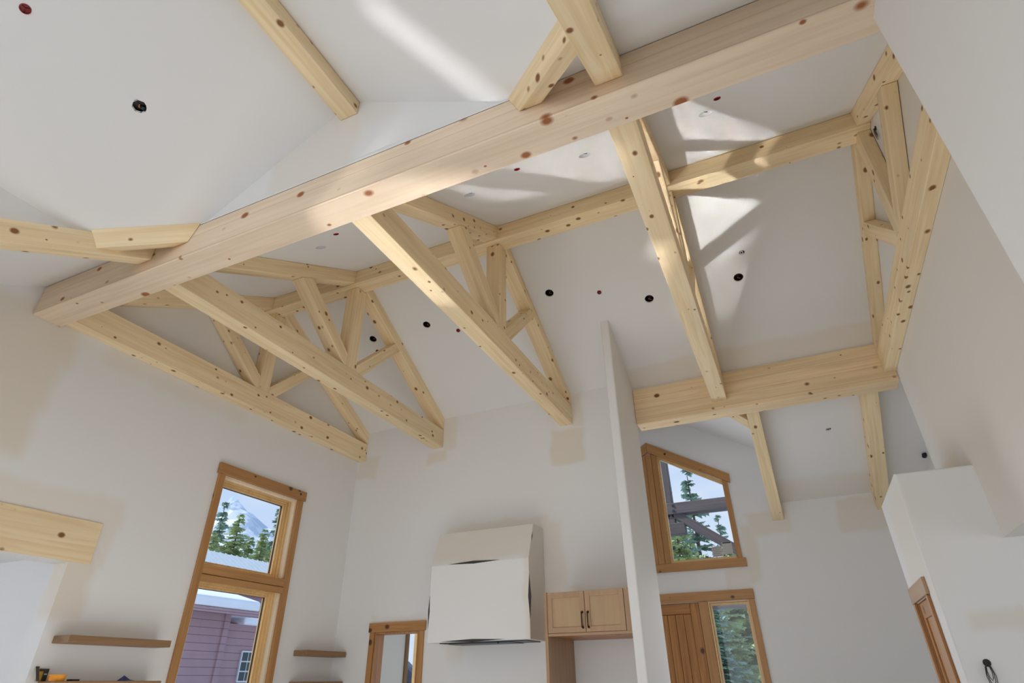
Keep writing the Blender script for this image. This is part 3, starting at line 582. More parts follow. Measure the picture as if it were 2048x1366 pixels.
# ------------------------------------------------------------------ left tall window (two stacked sashes)
w1 = empty('window_1', W(-0.831, 0.751, -0.06), 'tall two-part wood window in the left wall, looking on a snowy roof', 'window', kind='structure')
def wbox(name, x0, x1, y0, y1, z0, z1, mat, grain, parent, bevel=0.003): return box(name, x0, x1, y0, y1, z0, z1, mat, parent, grain, bevel)
xf = -0.8262
wbox('head_casing', -0.831, -0.8245, 0.6495, 0.8545, 0.304, 0.3215, M['alder'], 'y', w1)
wbox('side_casing', -0.831, xf, 0.6525, 0.6645, -0.075, 0.304, M['alder'], 'z', w1)
wbox('side_casing', -0.831, xf, 0.8375, 0.8505, -0.075, 0.304, M['alder'], 'z', w1)
wbox('mullion_casing', -0.831, xf, 0.6645, 0.8375, 0.1495, 0.1625, M['alder'], 'y', w1)
wbox('mullion_casing', -0.831, xf, 0.6645, 0.8375, 0.1385, 0.1485, M['alder'], 'y', w1)
wbox('mullion_core', -0.8605, -0.8312, 0.6685, 0.834, 0.1405, 0.1615, M['sash'], 'y', w1)
bm = bmesh.new()
for a_ in ((0.6645, 0.6685, -0.06, 0.304), (0.834, 0.8378, -0.06, 0.304)): add_box(bm, -0.858, -0.831, a_[0], a_[1], a_[2], a_[3])
add_box(bm, -0.858, -0.831, 0.6685, 0.834, 0.3, 0.304)
link('jamb_liner', bm, M['pale'], w1, basis=GR['z'])
for z0, z1, nm in ((0.1615, 0.300, 'upper_sash'), (-0.056, 0.1405, 'lower_sash')):
    bm = bmesh.new()
    def ring(x0, x1, ya, yb, za, zb, t_, tz=None):
        tz = tz or t_
        add_box(bm, x0, x1, ya, ya+t_, za, zb, 0.002); add_box(bm, x0, x1, yb-t_, yb, za, zb, 0.002)
        add_box(bm, x0, x1, ya+t_, yb-t_, zb-tz, zb, 0.002); add_box(bm, x0, x1, ya+t_, yb-t_, za, za+tz, 0.002)
    ring(-0.857, -0.8405, 0.6687, 0.8338, z0, z1, 0.0045, 0.003)
    ring(-0.857, -0.8435, 0.6732, 0.8293, z0+0.003, z1-0.003, 0.004, 0.003)
    ring(-0.8565, -0.8465, 0.6772, 0.8253, z0+0.006, z1-0.006, 0.003, 0.003)
    s_ = link(nm, bm, M['sash'], w1, basis=GR['z'])
    bm = bmesh.new(); ring(-0.8535, -0.8505, 0.6802, 0.8223, z0+0.009, z1-0.009, 0.0009, 0.0006); link('gasket', bm, M['gasket'], s_)
    box('pane', -0.8528, -0.8522, 0.681, 0.8215, z0+0.0098, z1-0.0098, M['glass'], s_)
# knot hole in the head casing
bm = bmesh.new(); tube(bm, [W(-0.8245, 0.838, 0.3145), W(-0.8243, 0.838, 0.3145)], 0.018, 12); link('knot', bm, M['gap'], w1)

w2 = empty('window_2', W(-0.831, 1.287, -0.06), 'narrow window glimpsed through the kitchen doorway', 'window', kind='structure')
wbox('side_casing', -0.831, -0.8275, 1.2400, 1.2525, -0.08, 0.17, M['walnut'], 'z', w2)
wbox('head_casing', -0.831, -0.825, 1.2525, 1.3225, 0.16, 0.176, M['alder'], 'y', w2)
bm = bmesh.new()
for (ya, yb) in ((1.2532, 1.2555), (1.3160, 1.3178), (1.3182, 1.3200), (1.3204, 1.3224)): add_box(bm, -0.857, -0.838, ya, yb, -0.06, 0.16, 0.002)
link('sash', bm, M['sash'], w2, basis=GR['z']); box('pane', -0.8528, -0.8522, 1.2558, 1.3158, -0.06, 0.16, M['glass'], w2)

# ------------------------------------------------------------------ kitchen doorway
d2 = empty('door_2', W(-0.689, 1.0, FL), 'wood-cased kitchen doorway left of the hood', 'doorway', kind='structure')
box('head_casing', -0.7515, -0.627, 0.9955, 0.9998, 0.0825, 0.0985, M['alder'], d2, 'x', 0.003)
box('side_casing', -0.7490, -0.738, 0.9962, 0.9998, FL, 0.0825, M['alder'], d2, 'z', 0.003)
box('side_casing', -0.640, -0.6300, 0.9962, 0.9998, FL, 0.0825, M['alder'], d2, 'z', 0.003)
bm = bmesh.new(); add_box(bm, -0.7369, -0.7345, 0.9975, 1.0235, FL, 0.0790); add_box(bm, -0.6435, -0.6411, 0.9975, 1.0235, FL, 0.0790); add_box(bm, -0.7369, -0.6411, 0.9975, 1.0235, 0.0792, 0.0817)
for v in bm.verts: pass
link('door_jamb', bm, M['door'], d2, basis=GR['z'])

# ------------------------------------------------------------------ range hood
hd = empty('range_hood', W(-0.486, 1.0, 0.056), 'boxy unfinished white range hood on the kitchen wall between doorway and cabinet', 'range hood')
bm = bmesh.new(); q = [(0.9998, 0.057), (0.93, 0.057), (0.93, 0.1775), (0.955, 0.238), (0.9998, 0.238)]
add_prism(bm, [W(-0.580, y, z) for y, z in q], [W(-0.3925, y, z) for y, z in q], 0.008, 3)
mH = drywall('hood_board', [((-0.486, 0.945, 0.215), (0.2, 0.012, 0.028), 0.012, 0.55), ((-0.3925, 0.97, 0.14), (0.004, 0.05, 0.1), 0.01, 0.6)])
link('hood_body', bm, mH, hd)
bm = bmesh.new()
add_box(bm, -0.560, -0.402, 0.937, 0.995, 0.0555, 0.0568); add_box(bm, -0.545, -0.43, 0.942, 0.99, 0.0545, 0.0555)
link('hood_liner', bm, M['liner'], hd)
bm = bmesh.new(); tube(bm, [W(-0.452, 0.938, 0.0556), W(-0.452, 0.937, 0.0535)], 0.011, 10); link('knob', bm, M['black'], hd)
def gap(A, B, up, nrm, w_):
    bm = bmesh.new(); A, B, up, nrm = W(*A), W(*B), Vector(up), Vector(nrm); m_ = (A+B)/2
    lo = [A, m_-up*w_, B, m_+up*w_]
    add_prism(bm, [p-nrm*0.004 for p in lo], [p+nrm*0.0012 for p in lo]); link('joint_gap', bm, M['gap'], hd)
gap((-0.545, 0.9300, 0.1785), (-0.446, 0.9300, 0.1785), (0, 0, 1), (0, -1, 0), 0.018)
gap((-0.3922, 0.9300, 0.152), (-0.3922, 0.9300, 0.085), (1, 0, 0), (0, -1, 0), 0.020)
gap((-0.3925, 0.9435, 0.206), (-0.3925, 0.951, 0.224), (0, 0.9, -0.4), (1, 0, 0), 0.010)
gap((-0.5798, 0.9300, 0.13), (-0.5798, 0.9300, 0.08), (1, 0, 0), (0, -1, 0), 0.012)
gap((-0.555, 0.9300, 0.0585), (-0.435, 0.9300, 0.0585), (0, 0, 1), (0, -1, 0), 0.016)

# ------------------------------------------------------------------ refrigerator cabinet
cb = empty('refrigerator_cabinet', W(-0.285, 0.94, FL), 'stained maple two-door cabinet over an open refrigerator space beside the partition', 'cabinet')
yf = 0.886
box('cabinet_body', -0.3455, -0.2185, yf+0.0025, 0.9997, 0.060, 0.1155, M['maple'], cb, 'x', 0.002)
box('side_panel', -0.3505, -0.346, yf, 0.9997, FL, 0.1165, M['maple'], cb, 'z', 0.002)
box('bottom_rail', -0.3455, -0.2185, yf, yf+0.0025, 0.0565, 0.060, M['maple'], cb, 'x', 0.001)
box('filler_strip', -0.2275, -0.2183, yf+0.0005, yf+0.0025, 0.060, 0.1155, M['maple'], cb, 'z', 0.001)
box('bottom_panel', -0.3455, -0.2185, yf+0.0025, 0.9997, 0.0565, 0.0598, M['door'], cb, 'x', 0.001)
for k, (xa, xb) in enumerate(((-0.3450, -0.2870), (-0.2862, -0.2280))):
    bm = bmesh.new(); za, zb, fw = 0.0605, 0.1152, 0.0072
    add_box(bm, xa, xa+fw, yf-0.0008, yf+0.0022, za, zb, 0.0015); add_box(bm, xb-fw, xb, yf-0.0008, yf+0.0022, za, zb, 0.0015)
    add_box(bm, xa+fw, xb-fw, yf-0.0008, yf+0.0022, zb-fw*1.1, zb, 0.0015); add_box(bm, xa+fw, xb-fw, yf-0.0008, yf+0.0022, za, za+fw, 0.0015)
    dd = link('door', bm, M['maple'], cb, basis=GR['z'])
    box('door_panel', xa+fw, xb-fw, yf+0.0006, yf+0.0016, za+fw, zb-fw*1.1, M['maple_panel'], dd, 'z')
    xh = (xb-0.0040) if k == 0 else (xa+0.0040)
    bm = bmesh.new()
    tube(bm, [W(xh, yf-0.0008, 0.0865), W(xh, yf-0.0042, 0.0862), W(xh, yf-0.0050, 0.0835), W(xh, yf-0.0052, 0.0765), W(xh, yf-0.0050, 0.0695), W(xh, yf-0.0042, 0.0668), W(xh, yf-0.0008, 0.0665)], [0.013, 0.009, 0.0065, 0.0065, 0.0065, 0.009, 0.013], 10)
    link('handle', bm, M['bronze'], dd, smooth=True)

# ------------------------------------------------------------------ shelves on the left wall
def shelf(y0, y1, z0, z1, lab): tag(box('floating_shelf', -0.8309, -0.8, y0, y1, z0, z1, M['walnut'], None, 'y', 0.003), lab, 'shelf', 'brown floating shelves on the left wall')
shelf(0.4838, 0.622, 0.0457, 0.0540, 'long upper brown floating shelf left of the tall window')
shelf(0.893, 0.9985, 0.0432, 0.0520, 'short upper brown floating shelf in the corner right of the tall window')
shelf(0.4838, 0.622, -0.0022, 0.0062, 'lower brown floating shelf left of the tall window, holding tools')
shelf(0.893, 0.9985, -0.0048, 0.0040, 'lower brown floating shelf in the corner, under the short upper one')
# things on the lower shelf
t = empty('plastic_tub', W(-0.812, 0.4925, 0.0063), 'orange plastic tub at the left end of the lower shelf', 'tub')
bm = bmesh.new(); cc = W(-0.812, 0.4925, 0.0063); rings = []
for r_, z_ in ((0.058, 0), (0.066, 0.042), (0.069, 0.044), (0.069, 0.049), (0.062, 0.049), (0.055, 0.006)):
    rings.append([bm.verts.new(cc+Vector((math.cos(k*math.pi/12)*r_, math.sin(k*math.pi/12)*r_, z_))) for k in range(24)])
for i in range(5):
    for k in range(24): bm.faces.new([rings[i][k], rings[i][(k+1) % 24], rings[i+1][(k+1) % 24], rings[i+1][k]])
bm.faces.new(rings[0][::-1]); bm.faces.new(rings[-1]); link('tub_body', bm, M['orange'], t, smooth=False)
t = empty('tool_package', W(-0.827, 0.485, 0.0063), 'yellow and black tool package standing against the wall behind the orange tub', 'package')
bm = bmesh.new(); add_box(bm, -0.8300, -0.8285, 0.4795, 0.4905, 0.0063, 0.0192, 0.001); link('package_card', bm, M['yellow'], t)
bm = bmesh.new(); add_box(bm, -0.8284, -0.8279, 0.4848, 0.4903, 0.0068, 0.0190); add_box(bm, -0.8284, -0.8281, 0.4797, 0.4847, 0.0165, 0.0190); link('package_print', bm, M['darkcard'], t)
bm = bmesh.new(); add_box(bm, -0.8278, -0.8276, 0.4858, 0.4892, 0.0130, 0.0141); link('package_label', bm, M['paper'], t)
t = empty('steel_square', W(-0.826, 0.4765, 0.0063), 'grey steel ruler leaning on the wall left of the yellow package', 'ruler')
bm = bmesh.new(); add_prism(bm, [W(-0.819, 0.4742, 0.0063), W(-0.8185, 0.4742, 0.0063), W(-0.8185, 0.4778, 0.0063), W(-0.819, 0.4778, 0.0063)], [W(-0.8296, 0.4752, 0.0205), W(-0.8291, 0.4752, 0.0205), W(-0.8291, 0.4788, 0.0205), W(-0.8296, 0.4788, 0.0205)], 0.0005); link('ruler_blade', bm, M['steel'], t)
bm = bmesh.new(); tube(bm, [W(-0.8292, 0.4752, 0.0207), W(-0.8292, 0.4788, 0.0207)], 0.006, 8); link('ruler_end', bm, M['gap'], t)
t = empty('blue_wrapper', W(-0.815, 0.578, 0.0063), 'crumpled blue plastic wrapper peeping over the lower shelf edge', 'wrapper')
bm = bmesh.new(); vv = [bm.verts.new(W(*p)) for p in ((-0.806, 0.572, 0.0064), (-0.806, 0.588, 0.0064), (-0.822, 0.574, 0.0064), (-0.822, 0.590, 0.0064), (-0.812, 0.5755, 0.0125), (-0.818, 0.579, 0.0088), (-0.810, 0.583, 0.0078))]
for f_ in ((0, 1, 6), (0, 6, 4), (4, 6, 5), (2, 0, 4), (2, 4, 5), (2, 5, 3), (5, 6, 3), (6, 1, 3), (0, 2, 3, 1)): bm.faces.new([vv[i] for i in f_])
link('film_sheet', bm, M['blue'], t)
t = empty('drill_bit_case', W(-0.812, 0.5125, 0.0063), 'small dark case lying on the lower shelf right of the orange tub', 'case')
bm = bmesh.new(); add_box(bm, -0.818, -0.806, 0.508, 0.516, 0.0064, 0.0082, 0.002, 2); link('case_body', bm, M['black'], t)

# ------------------------------------------------------------------ entry windows and door
w3 = empty('window_3', W(-0.248, 1.323, 0.2), 'peaked wood window high on the entry wall, showing porch timbers and pines', 'window', kind='structure')
y0_, y1_ = 1.3185, 1.3228
sl = 0.584
def rake(xa, xb, ztop, dz, s): return [(xa, ztop-dz), (xb, ztop-dz-sl*(xb-xa)*s), (xb, ztop-sl*(xb-xa)*s), (xa, ztop)]
xz_prism('head_casing', [(-0.248, 0.461), (-0.0795, 0.3665), (-0.0785, 0.3860), (-0.248, 0.4845)], 1.3175, y1_, M['alder'], w3, (0.864, -0.504), 0.003)
xz_prism('head_casing', [(-0.2484, 0.461), (-0.2484, 0.4845), (-0.4175, 0.3860), (-0.4165, 0.3665)], 1.3175, y1_, M['alder'], w3, (0.864, 0.504), 0.003)
xz_prism('side_casing', [(-0.0960, 0.2128), (-0.0855, 0.2128), (-0.0855, 0.3695), (-0.0960, 0.3755)], y0_, y1_, M['alder'], w3, (0, 1), 0.003)
xz_prism('side_casing', [(-0.4000, 0.2128), (-0.4105, 0.2128), (-0.4105, 0.3695), (-0.4000, 0.3755)], y0_, y1_, M['alder'], w3, (0, 1), 0.003)
box('sill_casing', -0.4175, -0.0795, 1.3175, y1_, 0.1960, 0.2127, M['alder'], w3, 'x', 0.003)
for a_, b_ in ((-0.2665, -0.2550), (-0.2545, -0.2415), (-0.2410, -0.2295)):
    zt = lambda x: 0.4605-0.5608*abs(x+0.248)
    xz_prism('mullion_board', [(a_, 0.2128), (b_, 0.2128), (b_, zt(b_)-0.0005), (a_, zt(a_)-0.0005)], y0_+(0.001 if b_ != -0.2415 else 0), y1_, M['alder'], w3, (0, 1), 0.003)
def trap_ring(xa, xb, zb, ztl, t_, y0, y1, mat, parent, name):
    # outer trapezoid from xa (high) to xb (low), inner inset by t_
    s = (-1 if xb > xa else 1); tx = t_ if xb > xa else -t_
    out = [(xa, zb), (xb, zb), (xb, ztl-sl*abs(xb-xa)), (xa, ztl)]
    inn = [(xa+tx, zb+t_), (xb-tx, zb+t_), (xb-tx, ztl-sl*abs(xb-xa)+sl*t_-t_*1.15), (xa+tx, ztl-sl*t_-t_*1.15)]
    bm = bmesh.new(); vo = [[bm.verts.new(W(x, y, z)) for x, z in L] for L in (out, inn) for y in (y0, y1)]
    o0, o1, i0, i1 = vo
    for k in range(4):
        j = (k+1) % 4
        bm.faces.new([o0[k], o0[j], i0[j], i0[k]]); bm.faces.new([o1[j], o1[k], i1[k], i1[j]]); bm.faces.new([i0[k], i0[j], i1[j], i1[k]]); bm.faces.new([o0[j], o0[k], o1[k], o1[j]])
    link(name, bm, mat, parent, basis=GR['x']); return inn
for sgn in (1, -1):
    xa, xb = (-0.2297, -0.0903) if sgn > 0 else (-0.2663, -0.4057)
    inn = trap_ring(xa, xb, 0.2128, 0.4518, 0.0030, 1.3232, 1.334, M['sash'], w3, 'frame')
    inn2 = trap_ring(inn[0][0], inn[1][0], inn[0][1], inn[3][1], 0.0028, 1.3262, 1.334, M['sash'], w3, 'sash')
    bm = bmesh.new(); add_prism(bm, [W(x, 1.3300, z) for x, z in inn2], [W(x, 1.3305, z) for x, z in inn2]); link('pane', bm, M['glass'], w3)
bm = bmesh.new(); tube(bm, [W(-0.2085, 1.3175, 0.4505), W(-0.2085, 1.3172, 0.4505)], 0.020, 12); link('knot', bm, M['gap'], w3)
t = empty('window_sticker', W(-0.122, 1.3297, 0.22), 'pale printed sticker inside the lower right corner of the peaked entry window', 'sticker')
bm = bmesh.new(); add_box(bm, -0.143, -0.1225, 1.3294, 1.3298, 0.2200, 0.2405); add_box(bm, -0.1215, -0.1015, 1.3294, 1.3298, 0.2235, 0.2480); link('sticker_film', bm, M['paper'], t)
bm = bmesh.new(); add_box(bm, -0.1200, -0.1030, 1.3291, 1.32935, 0.2450, 0.2475)
for k in range(5): add_box(bm, -0.1415, -0.1240-0.003*(k % 2), 1.3291, 1.32935, 0.2225+0.0036*k, 0.2230+0.0036*k)
link('sticker_rules', bm, M['liner'], t)

d1 = empty('door_1', W(-0.26, 1.323, FL), 'knotty wood front door with vertical planks, partly behind the partition', 'door', kind='structure')
box('head_casing', -0.345, -0.078, 1.3175, y1_, 0.1362, 0.1540, M['alder'], d1, 'x', 0.003)
box('side_casing', -0.0893, -0.0790, y0_, y1_, FL, 0.1360, M['alder'], d1, 'z', 0.003)
box('mullion_post', -0.1868, -0.1688, 1.3200, 1.338, FL, 0.1353, M['alder'], d1, 'z', 0.003)
ds = box('door_slab', -0.3345, -0.1880, 1.3300, 1.3340, FL+0.002, 0.1350, M['door'], d1, 'z')
box('top_rail', -0.3180, -0.2055, 1.3262, 1.3299, 0.1155, 0.1348, M['door'], ds, 'x', 0.003)
box('stile', -0.2050, -0.1882, 1.3262, 1.3299, FL+0.002, 0.1348, M['door'], ds, 'z', 0.003)
box('stile', -0.3343, -0.3185, 1.3262, 1.3299, FL+0.002, 0.1348, M['door'], ds, 'z', 0.003)
for k in range(7):
    xa = -0.3180+0.01612*k; box('plank', xa+0.0004, xa+0.01575, 1.3280, 1.3299, FL+0.002, 0.1150, M['door'], ds, 'z', 0.005)
s4 = empty('window_4', W(-0.13, 1.323, FL), 'tall narrow sidelight window right of the front door', 'window', kind='structure')
bm = bmesh.new()
for (xa, xb, za, zb) in ((-0.1685, -0.1655, FL, 0.1353), (-0.0923, -0.0895, FL, 0.1353), (-0.1655, -0.0923, 0.1323, 0.1353)): add_box(bm, xa, xb, 1.3215, 1.336, za, zb, 0.002)
link('frame', bm, M['sash'], s4, basis=GR['z']); bm = bmesh.new()
for (xa, xb, za, zb) in ((-0.1654, -0.1622, FL, 0.1322), (-0.0962, -0.0924, FL, 0.1322), (-0.1622, -0.0962, 0.1282, 0.1322)): add_box(bm, xa, xb, 1.3255, 1.336, za, zb, 0.002)
link('sash', bm, M['sash'], s4, basis=GR['z']); box('pane', -0.1621, -0.0963, 1.3300, 1.3305, FL+0.01, 0.1281, M['glass'], s4)

# closet door on the white block
d3 = empty('door_3', W(0.1425, 0.942, FL), 'wood closet door seen almost edge-on in the side of the white block', 'door', kind='structure')
box('head_casing', 0.1388, 0.1423, 0.878, 1.0075, 0.0845, 0.1035, M['maple'], d3, 'y', 0.003)
box('side_casing', 0.1392, 0.1423, 0.8810, 0.8925, FL, 0.0843, M['door'], d3, 'z', 0.003)
box('side_casing', 0.1392, 0.1423, 0.9915, 1.0030, FL, 0.0843, M['alder'], d3, 'z', 0.003)
ds = box('door_slab', 0.1462, 0.1500, 0.8928, 0.9912, FL+0.002, 0.0832, M['alder'], d3, 'z')
bm = bmesh.new()
for (ya, yb, za, zb) in ((0.8928, 0.9080, FL+0.002, 0.0832), (0.9762, 0.9912, FL+0.002, 0.0832), (0.9080, 0.9762, 0.0650, 0.0832)): add_box(bm, 0.1442, 0.1461, ya, yb, za, zb, 0.002)
link('door_rails', bm, M['door'], ds, basis=GR['z'])
bm = bmesh.new(); add_box(bm, 0.1426, 0.157, 0.8921, 0.8927, FL, 0.0838); add_box(bm, 0.1426, 0.157, 0.9913, 0.9919, FL, 0.0838); add_box(bm, 0.1426, 0.157, 0.8928, 0.9912, 0.0833, 0.0839); link('jamb', bm, M['door'], d3, basis=GR['z'])
# unseen rear and nook windows, added to go with the fill lamps
w5 = empty('window_5', W(-0.34, -0.81, -0.16), 'big multi-pane window added unseen behind the viewer for fill light', 'window', kind='structure')
bm = bmesh.new()
for x in (-0.58, -0.46, -0.34, -0.22, -0.106): add_box(bm, x, x+0.006, -0.82, -0.806, -0.16, 0.36)
for z in (-0.16, 0.10, 0.354): add_box(bm, -0.58, -0.10, -0.822, -0.804, z, z+0.006)
link('window_frame', bm, M['sash'], w5, basis=GR['z'])
w6 = empty('window_6', W(-1.49, 0.035, -0.15), 'wide unseen window added in the nook for fill light', 'window', kind='structure')
bm = bmesh.new()
for y in (-0.25, -0.06, 0.13, 0.314): add_box(bm, -1.498, -1.49, y, y+0.006, -0.15, 0.15)
for z in (-0.15, 0.144): add_box(bm, -1.4985, -1.4895, -0.25, 0.32, z, z+0.006)
link('window_frame', bm, M['sash'], w6, basis=GR['z'])

# ------------------------------------------------------------------ outside
bm = bmesh.new(); n_ = 40
gv = {}
for i in range(n_+1):
    for j in range(n_+1):
        x = -700+1400*i/n_; y = -700+1400*j/n_
        gv[i, j] = bm.verts.new((x, y, -0.8))
for i in range(n_):
    for j in range(n_): bm.faces.new([gv[i, j], gv[i+1, j], gv[i+1, j+1], gv[i, j+1]])
tag(link('snow_ground', bm, M['snow'], None, (0, 0, -0.75)), 'snow-covered ground outside the windows', 'ground', kind='stuff')
# porch truss outside the entry
pt = empty('porch_truss', W(-0.27, 1.655, 0.1), 'weathered grey porch timber frame outside the peaked entry window', 'porch frame')
def pbox(nm, A, B, wdt, dep, y): # bar from A to B in xz, at depth y
    A = Vector((A[0], A[1])); B = Vector((B[0], B[1])); d = (B-A).normalized(); p = Vector((-d.y, d.x))*wdt/2
    q = [A-p, B-p, B+p, A+p]; return xz_prism(nm, [(v.x, v.y) for v in q], y-dep/2, y+dep/2, M['porch'], pt, (d.x, d.y), 0.01)
pbox('post', (-0.268, 0.34), (-0.268, 0.62), 0.018, 0.024, 1.655)
pbox('tie_beam', (-0.60, 0.405), (0.10, 0.405), 0.030, 0.034, 1.655)
pbox('diagonal_brace', (-0.262, 0.395), (-0.02, 0.215), 0.022, 0.024, 1.655)
pbox('diagonal_brace', (-0.274, 0.395), (-0.516, 0.215), 0.022, 0.024, 1.655)
pbox('peg_block', (-0.285, 0.352), (-0.235, 0.352), 0.030, 0.026, 1.655)
pbox('lower_beam', (-0.62, 0.165), (0.12, 0.165), 0.028, 0.034, 1.655)
bm = bmesh.new()
for z_ in (0.412, 0.398):
    bm = bmesh.new(); tube(bm, [W(-0.258, 1.6385, z_), W(-0.258, 1.636, z_)], 0.028, 6); link('bolt', bm, M['liner'], pt)
pbox('support_post', (-0.61, FL-0.10), (-0.61, 0.40), 0.024, 0.026, 1.655)
pbox('support_post', (0.11, FL-0.10), (0.11, 0.40), 0.024, 0.026, 1.655)
# neighbouring house
nh = empty('neighbour_house', W(-2.5, 1.6, FL-0.09), 'purple-brown board-sided house with snow on its eaves, through the lower left window', 'house')
GZ = FL-0.09
box('wall', -2.9, -2.2, 1.1, 1.952, GZ, 0.262, M['siding'], nh)
box('wing_wall', -2.9, -2.24, 1.952, 2.6, GZ, 0.226, M['siding'], nh)
box('corner_board', -2.204, -2.192, 1.93, 1.957, GZ, 0.262, M['siding'], nh)
def roofslab(nm, x0, x1, y0, y1, za, zb, th, mat, bev=0.0, seg=1):
    bm = bmesh.new(); add_prism(bm, [W(x0, y0, za), W(x0, y1, za), W(x1, y1, zb), W(x1, y0, zb)], [W(x0, y0, za+th), W(x0, y1, za+th), W(x1, y1, zb+th), W(x1, y0, zb+th)], bev, seg); link(nm, bm, mat, nh)
roofslab('roof', -2.12, -2.9, 1.05, 2.035, 0.250, 0.46, 0.018, M['siding'])
roofslab('roof_snow', -2.12, -2.9, 1.05, 2.04, 0.268, 0.48, 0.040, M['snow'], 0.08, 3)
roofslab('wing_snow', -2.2, -2.9, 2.04, 2.65, 0.224, 0.30, 0.03, M['snow'], 0.08, 3)
wf = box('window_frame', -2.2395, -2.232, 2.09, 2.165, 0.01, 0.128, M['whitevinyl'], nh)
for k in range(2):
    for j in range(3): box('window_light', -2.2318, -2.2305, 2.096+0.034*k, 2.125+0.034*k, 0.016+0.037*j, 0.048+0.037*j, M['bluebox'], wf)
t = empty('metal_roof_building', W(-4.4, 3.4, FL-0.09), 'low building with a pale ribbed metal roof below the trees, through the upper left window', 'building')
box('wall', -4.9, -4.1, 2.3, 4.9, FL-0.09, 0.66, M['siding'], t)
bm = bmesh.new(); add_prism(bm, [W(-3.8, 2.2, 0.60), W(-3.8, 5.0, 0.60), W(-4.4, 5.0, 0.965), W(-4.4, 2.2, 0.965)], [W(-3.8, 2.2, 0.61), W(-3.8, 5.0, 0.61), W(-4.4, 5.0, 0.975), W(-4.4, 2.2, 0.975)]); add_prism(bm, [W(-4.4, 2.2, 0.965), W(-4.4, 5.0, 0.965), W(-5.0, 5.0, 0.60), W(-5.0, 2.2, 0.60)], [W(-4.4, 2.2, 0.975), W(-4.4, 5.0, 0.975), W(-5.0, 5.0, 0.61), W(-5.0, 2.2, 0.61)])
for k in range(46):
    y = 2.22+0.06*k; add_prism(bm, [W(-3.8, y, 0.611), W(-3.8, y+0.008, 0.611), W(-4.4, y+0.008, 0.976), W(-4.4, y, 0.976)], [W(-3.8, y, 0.617), W(-3.8, y+0.008, 0.617), W(-4.4, y+0.008, 0.982), W(-4.4, y, 0.982)])
link('metal_roof', bm, M['metalroof'], t)
# mountain
bm = bmesh.new(); gv = {}
mc = Vector((-478, 398, 0)); n_ = 44
rm = random.Random(3)
for i in range(n_+1):
    for j in range(n_+1):
        u = i/n_*2-1; v = j/n_*2-1; r = math.hypot(u*0.8, v)
        h = 158*max(0, 1-r)*(1+0.10*math.sin(9*u+3*v)*math.cos(6*v)*r) + rm.uniform(-4, 4)*max(0, 1-r)
        gv[i, j] = bm.verts.new(mc+Vector((u*170, v*170, max(-0.7, h))))
for i in range(n_):
    for j in range(n_): bm.faces.new([gv[i, j], gv[i+1, j], gv[i+1, j+1], gv[i, j+1]])
tag(link('snowy_mountain', bm, M['rock'], None, mc), 'distant snowy mountain behind the trees in the upper left window', 'mountain')
# conifers
def conifer_mesh(name, h, rad, seed, sparse=1.0, base=0.08):
    r = random.Random(seed); bm = bmesh.new()
    tiers = int(58*sparse)
    for i in range(tiers):
        f_ = min(1, max(0, (i+r.uniform(-0.5, 0.5))/(tiers-1))); z = h*(base+(0.99-base)*f_); R = rad*(1-f_)**1.0*(0.75+0.5*r.random())+0.1
        nb = max(4, int(11*(1-f_)*sparse+4))
        for k in range(nb):
            a = r.uniform(0, 2*math.pi); L = R*r.uniform(0.7, 1.1); dz = -L*r.uniform(0.1, 0.4)+L*0.15
            p0 = Vector((0, 0, z)); d = Vector((math.cos(a), math.sin(a), 0)); side = Vector((-d.y, d.x, 0))
            ns = max(4, int(L*7))
            for q in range(ns):
                tt = (q+0.5)/ns; c_ = p0+d*L*tt+Vector((0, 0, dz*tt))
                for s in (-1, 1):
                    ll = (0.18+0.32*(1-tt)*L*0.5)*r.uniform(0.7, 1.3); tip = c_+d*ll*0.7+side*s*ll+Vector((0, 0, r.uniform(-0.18, 0.12)))
                    w_ = 0.11+0.07*r.random()
                    bm.faces.new([bm.verts.new(c_-d*w_), bm.verts.new(tip), bm.verts.new(c_+d*w_+Vector((0, 0, 0.07)))])
    me = bpy.data.meshes.new(name); bm.to_mesh(me); bm.free()
    bt = bmesh.new(); tube(bt, [Vector((0, 0, 0)), Vector((0, 0, h*0.5)), Vector((0, 0, h*0.97))], [h*0.018, h*0.011, 0.02], 8)
    mt = bpy.data.meshes.new(name+'_trunk'); bt.to_mesh(mt); bt.free(); mt.materials.append(M['bark'])
    return me, mt
kinds = {'full': conifer_mesh('full_crown', 12, 5.0, 1), 'slim': conifer_mesh('slim_crown', 13, 3.3, 2, 0.9), 'sparse': conifer_mesh('sparse_crown', 13, 2.4, 4, 0.6, 0.25)}
kinds['full'][0].materials.append(M['needles']); kinds['slim'][0].materials.append(M['needles_blue']); kinds['sparse'][0].materials.append(M['needles_blue'])
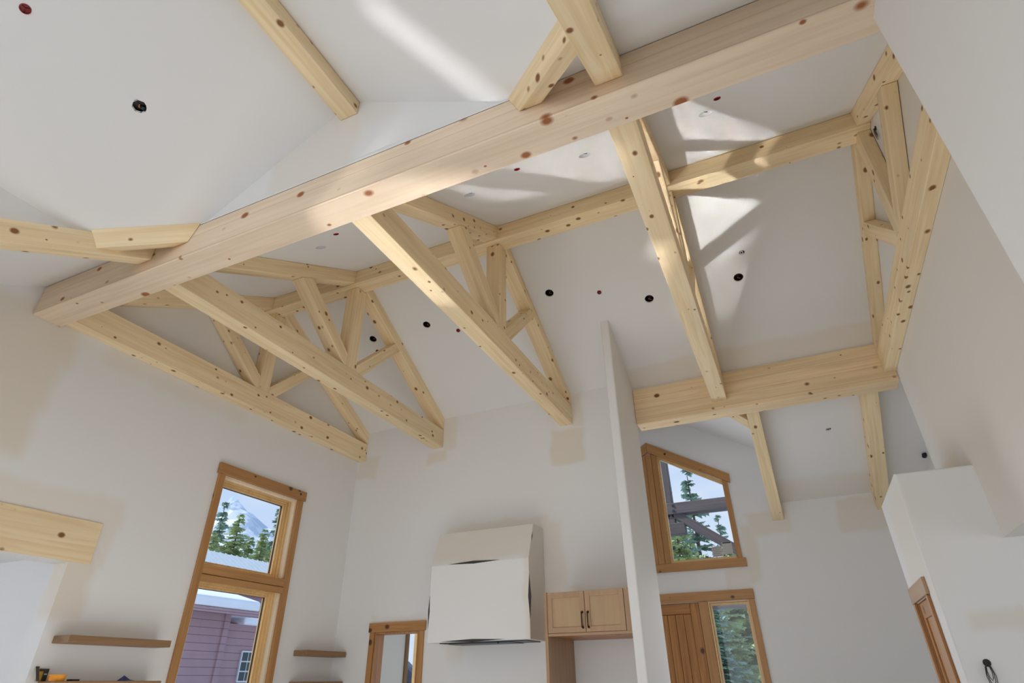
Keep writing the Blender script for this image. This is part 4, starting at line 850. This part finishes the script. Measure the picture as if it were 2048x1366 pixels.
def tree(kind, x, y, h, label, group, rz=0, gz=-0.8):
    t = empty('conifer_tree', (x, y, gz), label, 'tree', group); k = kinds[kind]; s = h/(12 if kind == 'full' else 13)
    t.scale = (s, s, s); t.rotation_euler = (0, 0, rz)
    for nm, me in (('crown', k[0]), ('trunk', k[1])):
        o = bpy.data.objects.new(nm, me); col.objects.link(o); o.parent = t
gl = 'conifers outside the left window'; ge = 'conifers beyond the porch'
tree('full', -45.0, 38.8, 15.8, 'full green conifer in the middle of the upper left window', gl, 0.3)
tree('slim', -48.0, 46.2, 18.3, 'tall bluish conifer at the right edge of the upper left window', gl, 1.0)
tree('full', -40.5, 39.0, 12.6, 'bushy conifer low between the two tallest ones in the left window', gl, 2.0)
tree('sparse', -52.5, 43.0, 18.9, 'thin sparse conifer rising behind the full one in the left window', gl, 2.6)
tree('full', -42.0, 34.1, 13.0, 'bushy conifer at the left side of the upper left window', gl, 4.0)
tree('slim', -49.5, 40.6, 16.2, 'bluish conifer peeping between the sparse one and the full one', gl, 5.0)
tree('full', -46.0, 42.9, 14.6, 'broad conifer right of the full one, in the left window', gl, 3.3)
tree('full', -53.0, 49.5, 17.4, 'farther dim conifer behind the right-hand ones in the left window', gl, 1.7)
tree('full', -46.5, 36.6, 14.2, 'conifer filling the gap left of the full one in the left window', gl, 2.9)
tree('full', -50.0, 45.0, 15.4, 'conifer behind the gap right of the full one in the left window', gl, 0.6)
tree('sparse', -3.8, 30.0, 11.6, 'sparse pine with open branches above the porch tie beam', ge, 0.5)
tree('slim', -4.6, 27.0, 11.0, 'slim conifer hugging the porch post in the peaked window', ge, 4.2)
tree('full', -3.4, 21.5, 7.3, 'sunlit full conifer below the porch tie beam, left side of the peaked window', ge, 1.5)
tree('full', -2.2, 25.5, 6.9, 'sunlit full conifer behind the diagonal porch brace', ge, 2.5)
tree('sparse', -3.2, 35.5, 10.4, 'thin far pine just right of the brace in the peaked window', ge, 3.5)
tree('full', -0.9, 29.5, 9.0, 'conifer whose top shows at the right edge of the peaked window', ge, 0.2)
tree('full', -0.4, 16.0, 4.2, 'low yellow-green conifer at the right of the sidelight window', ge, 5.5)
tree('slim', -2.4, 19.5, 5.0, 'low conifer at the left of the sidelight window', ge, 0.9)
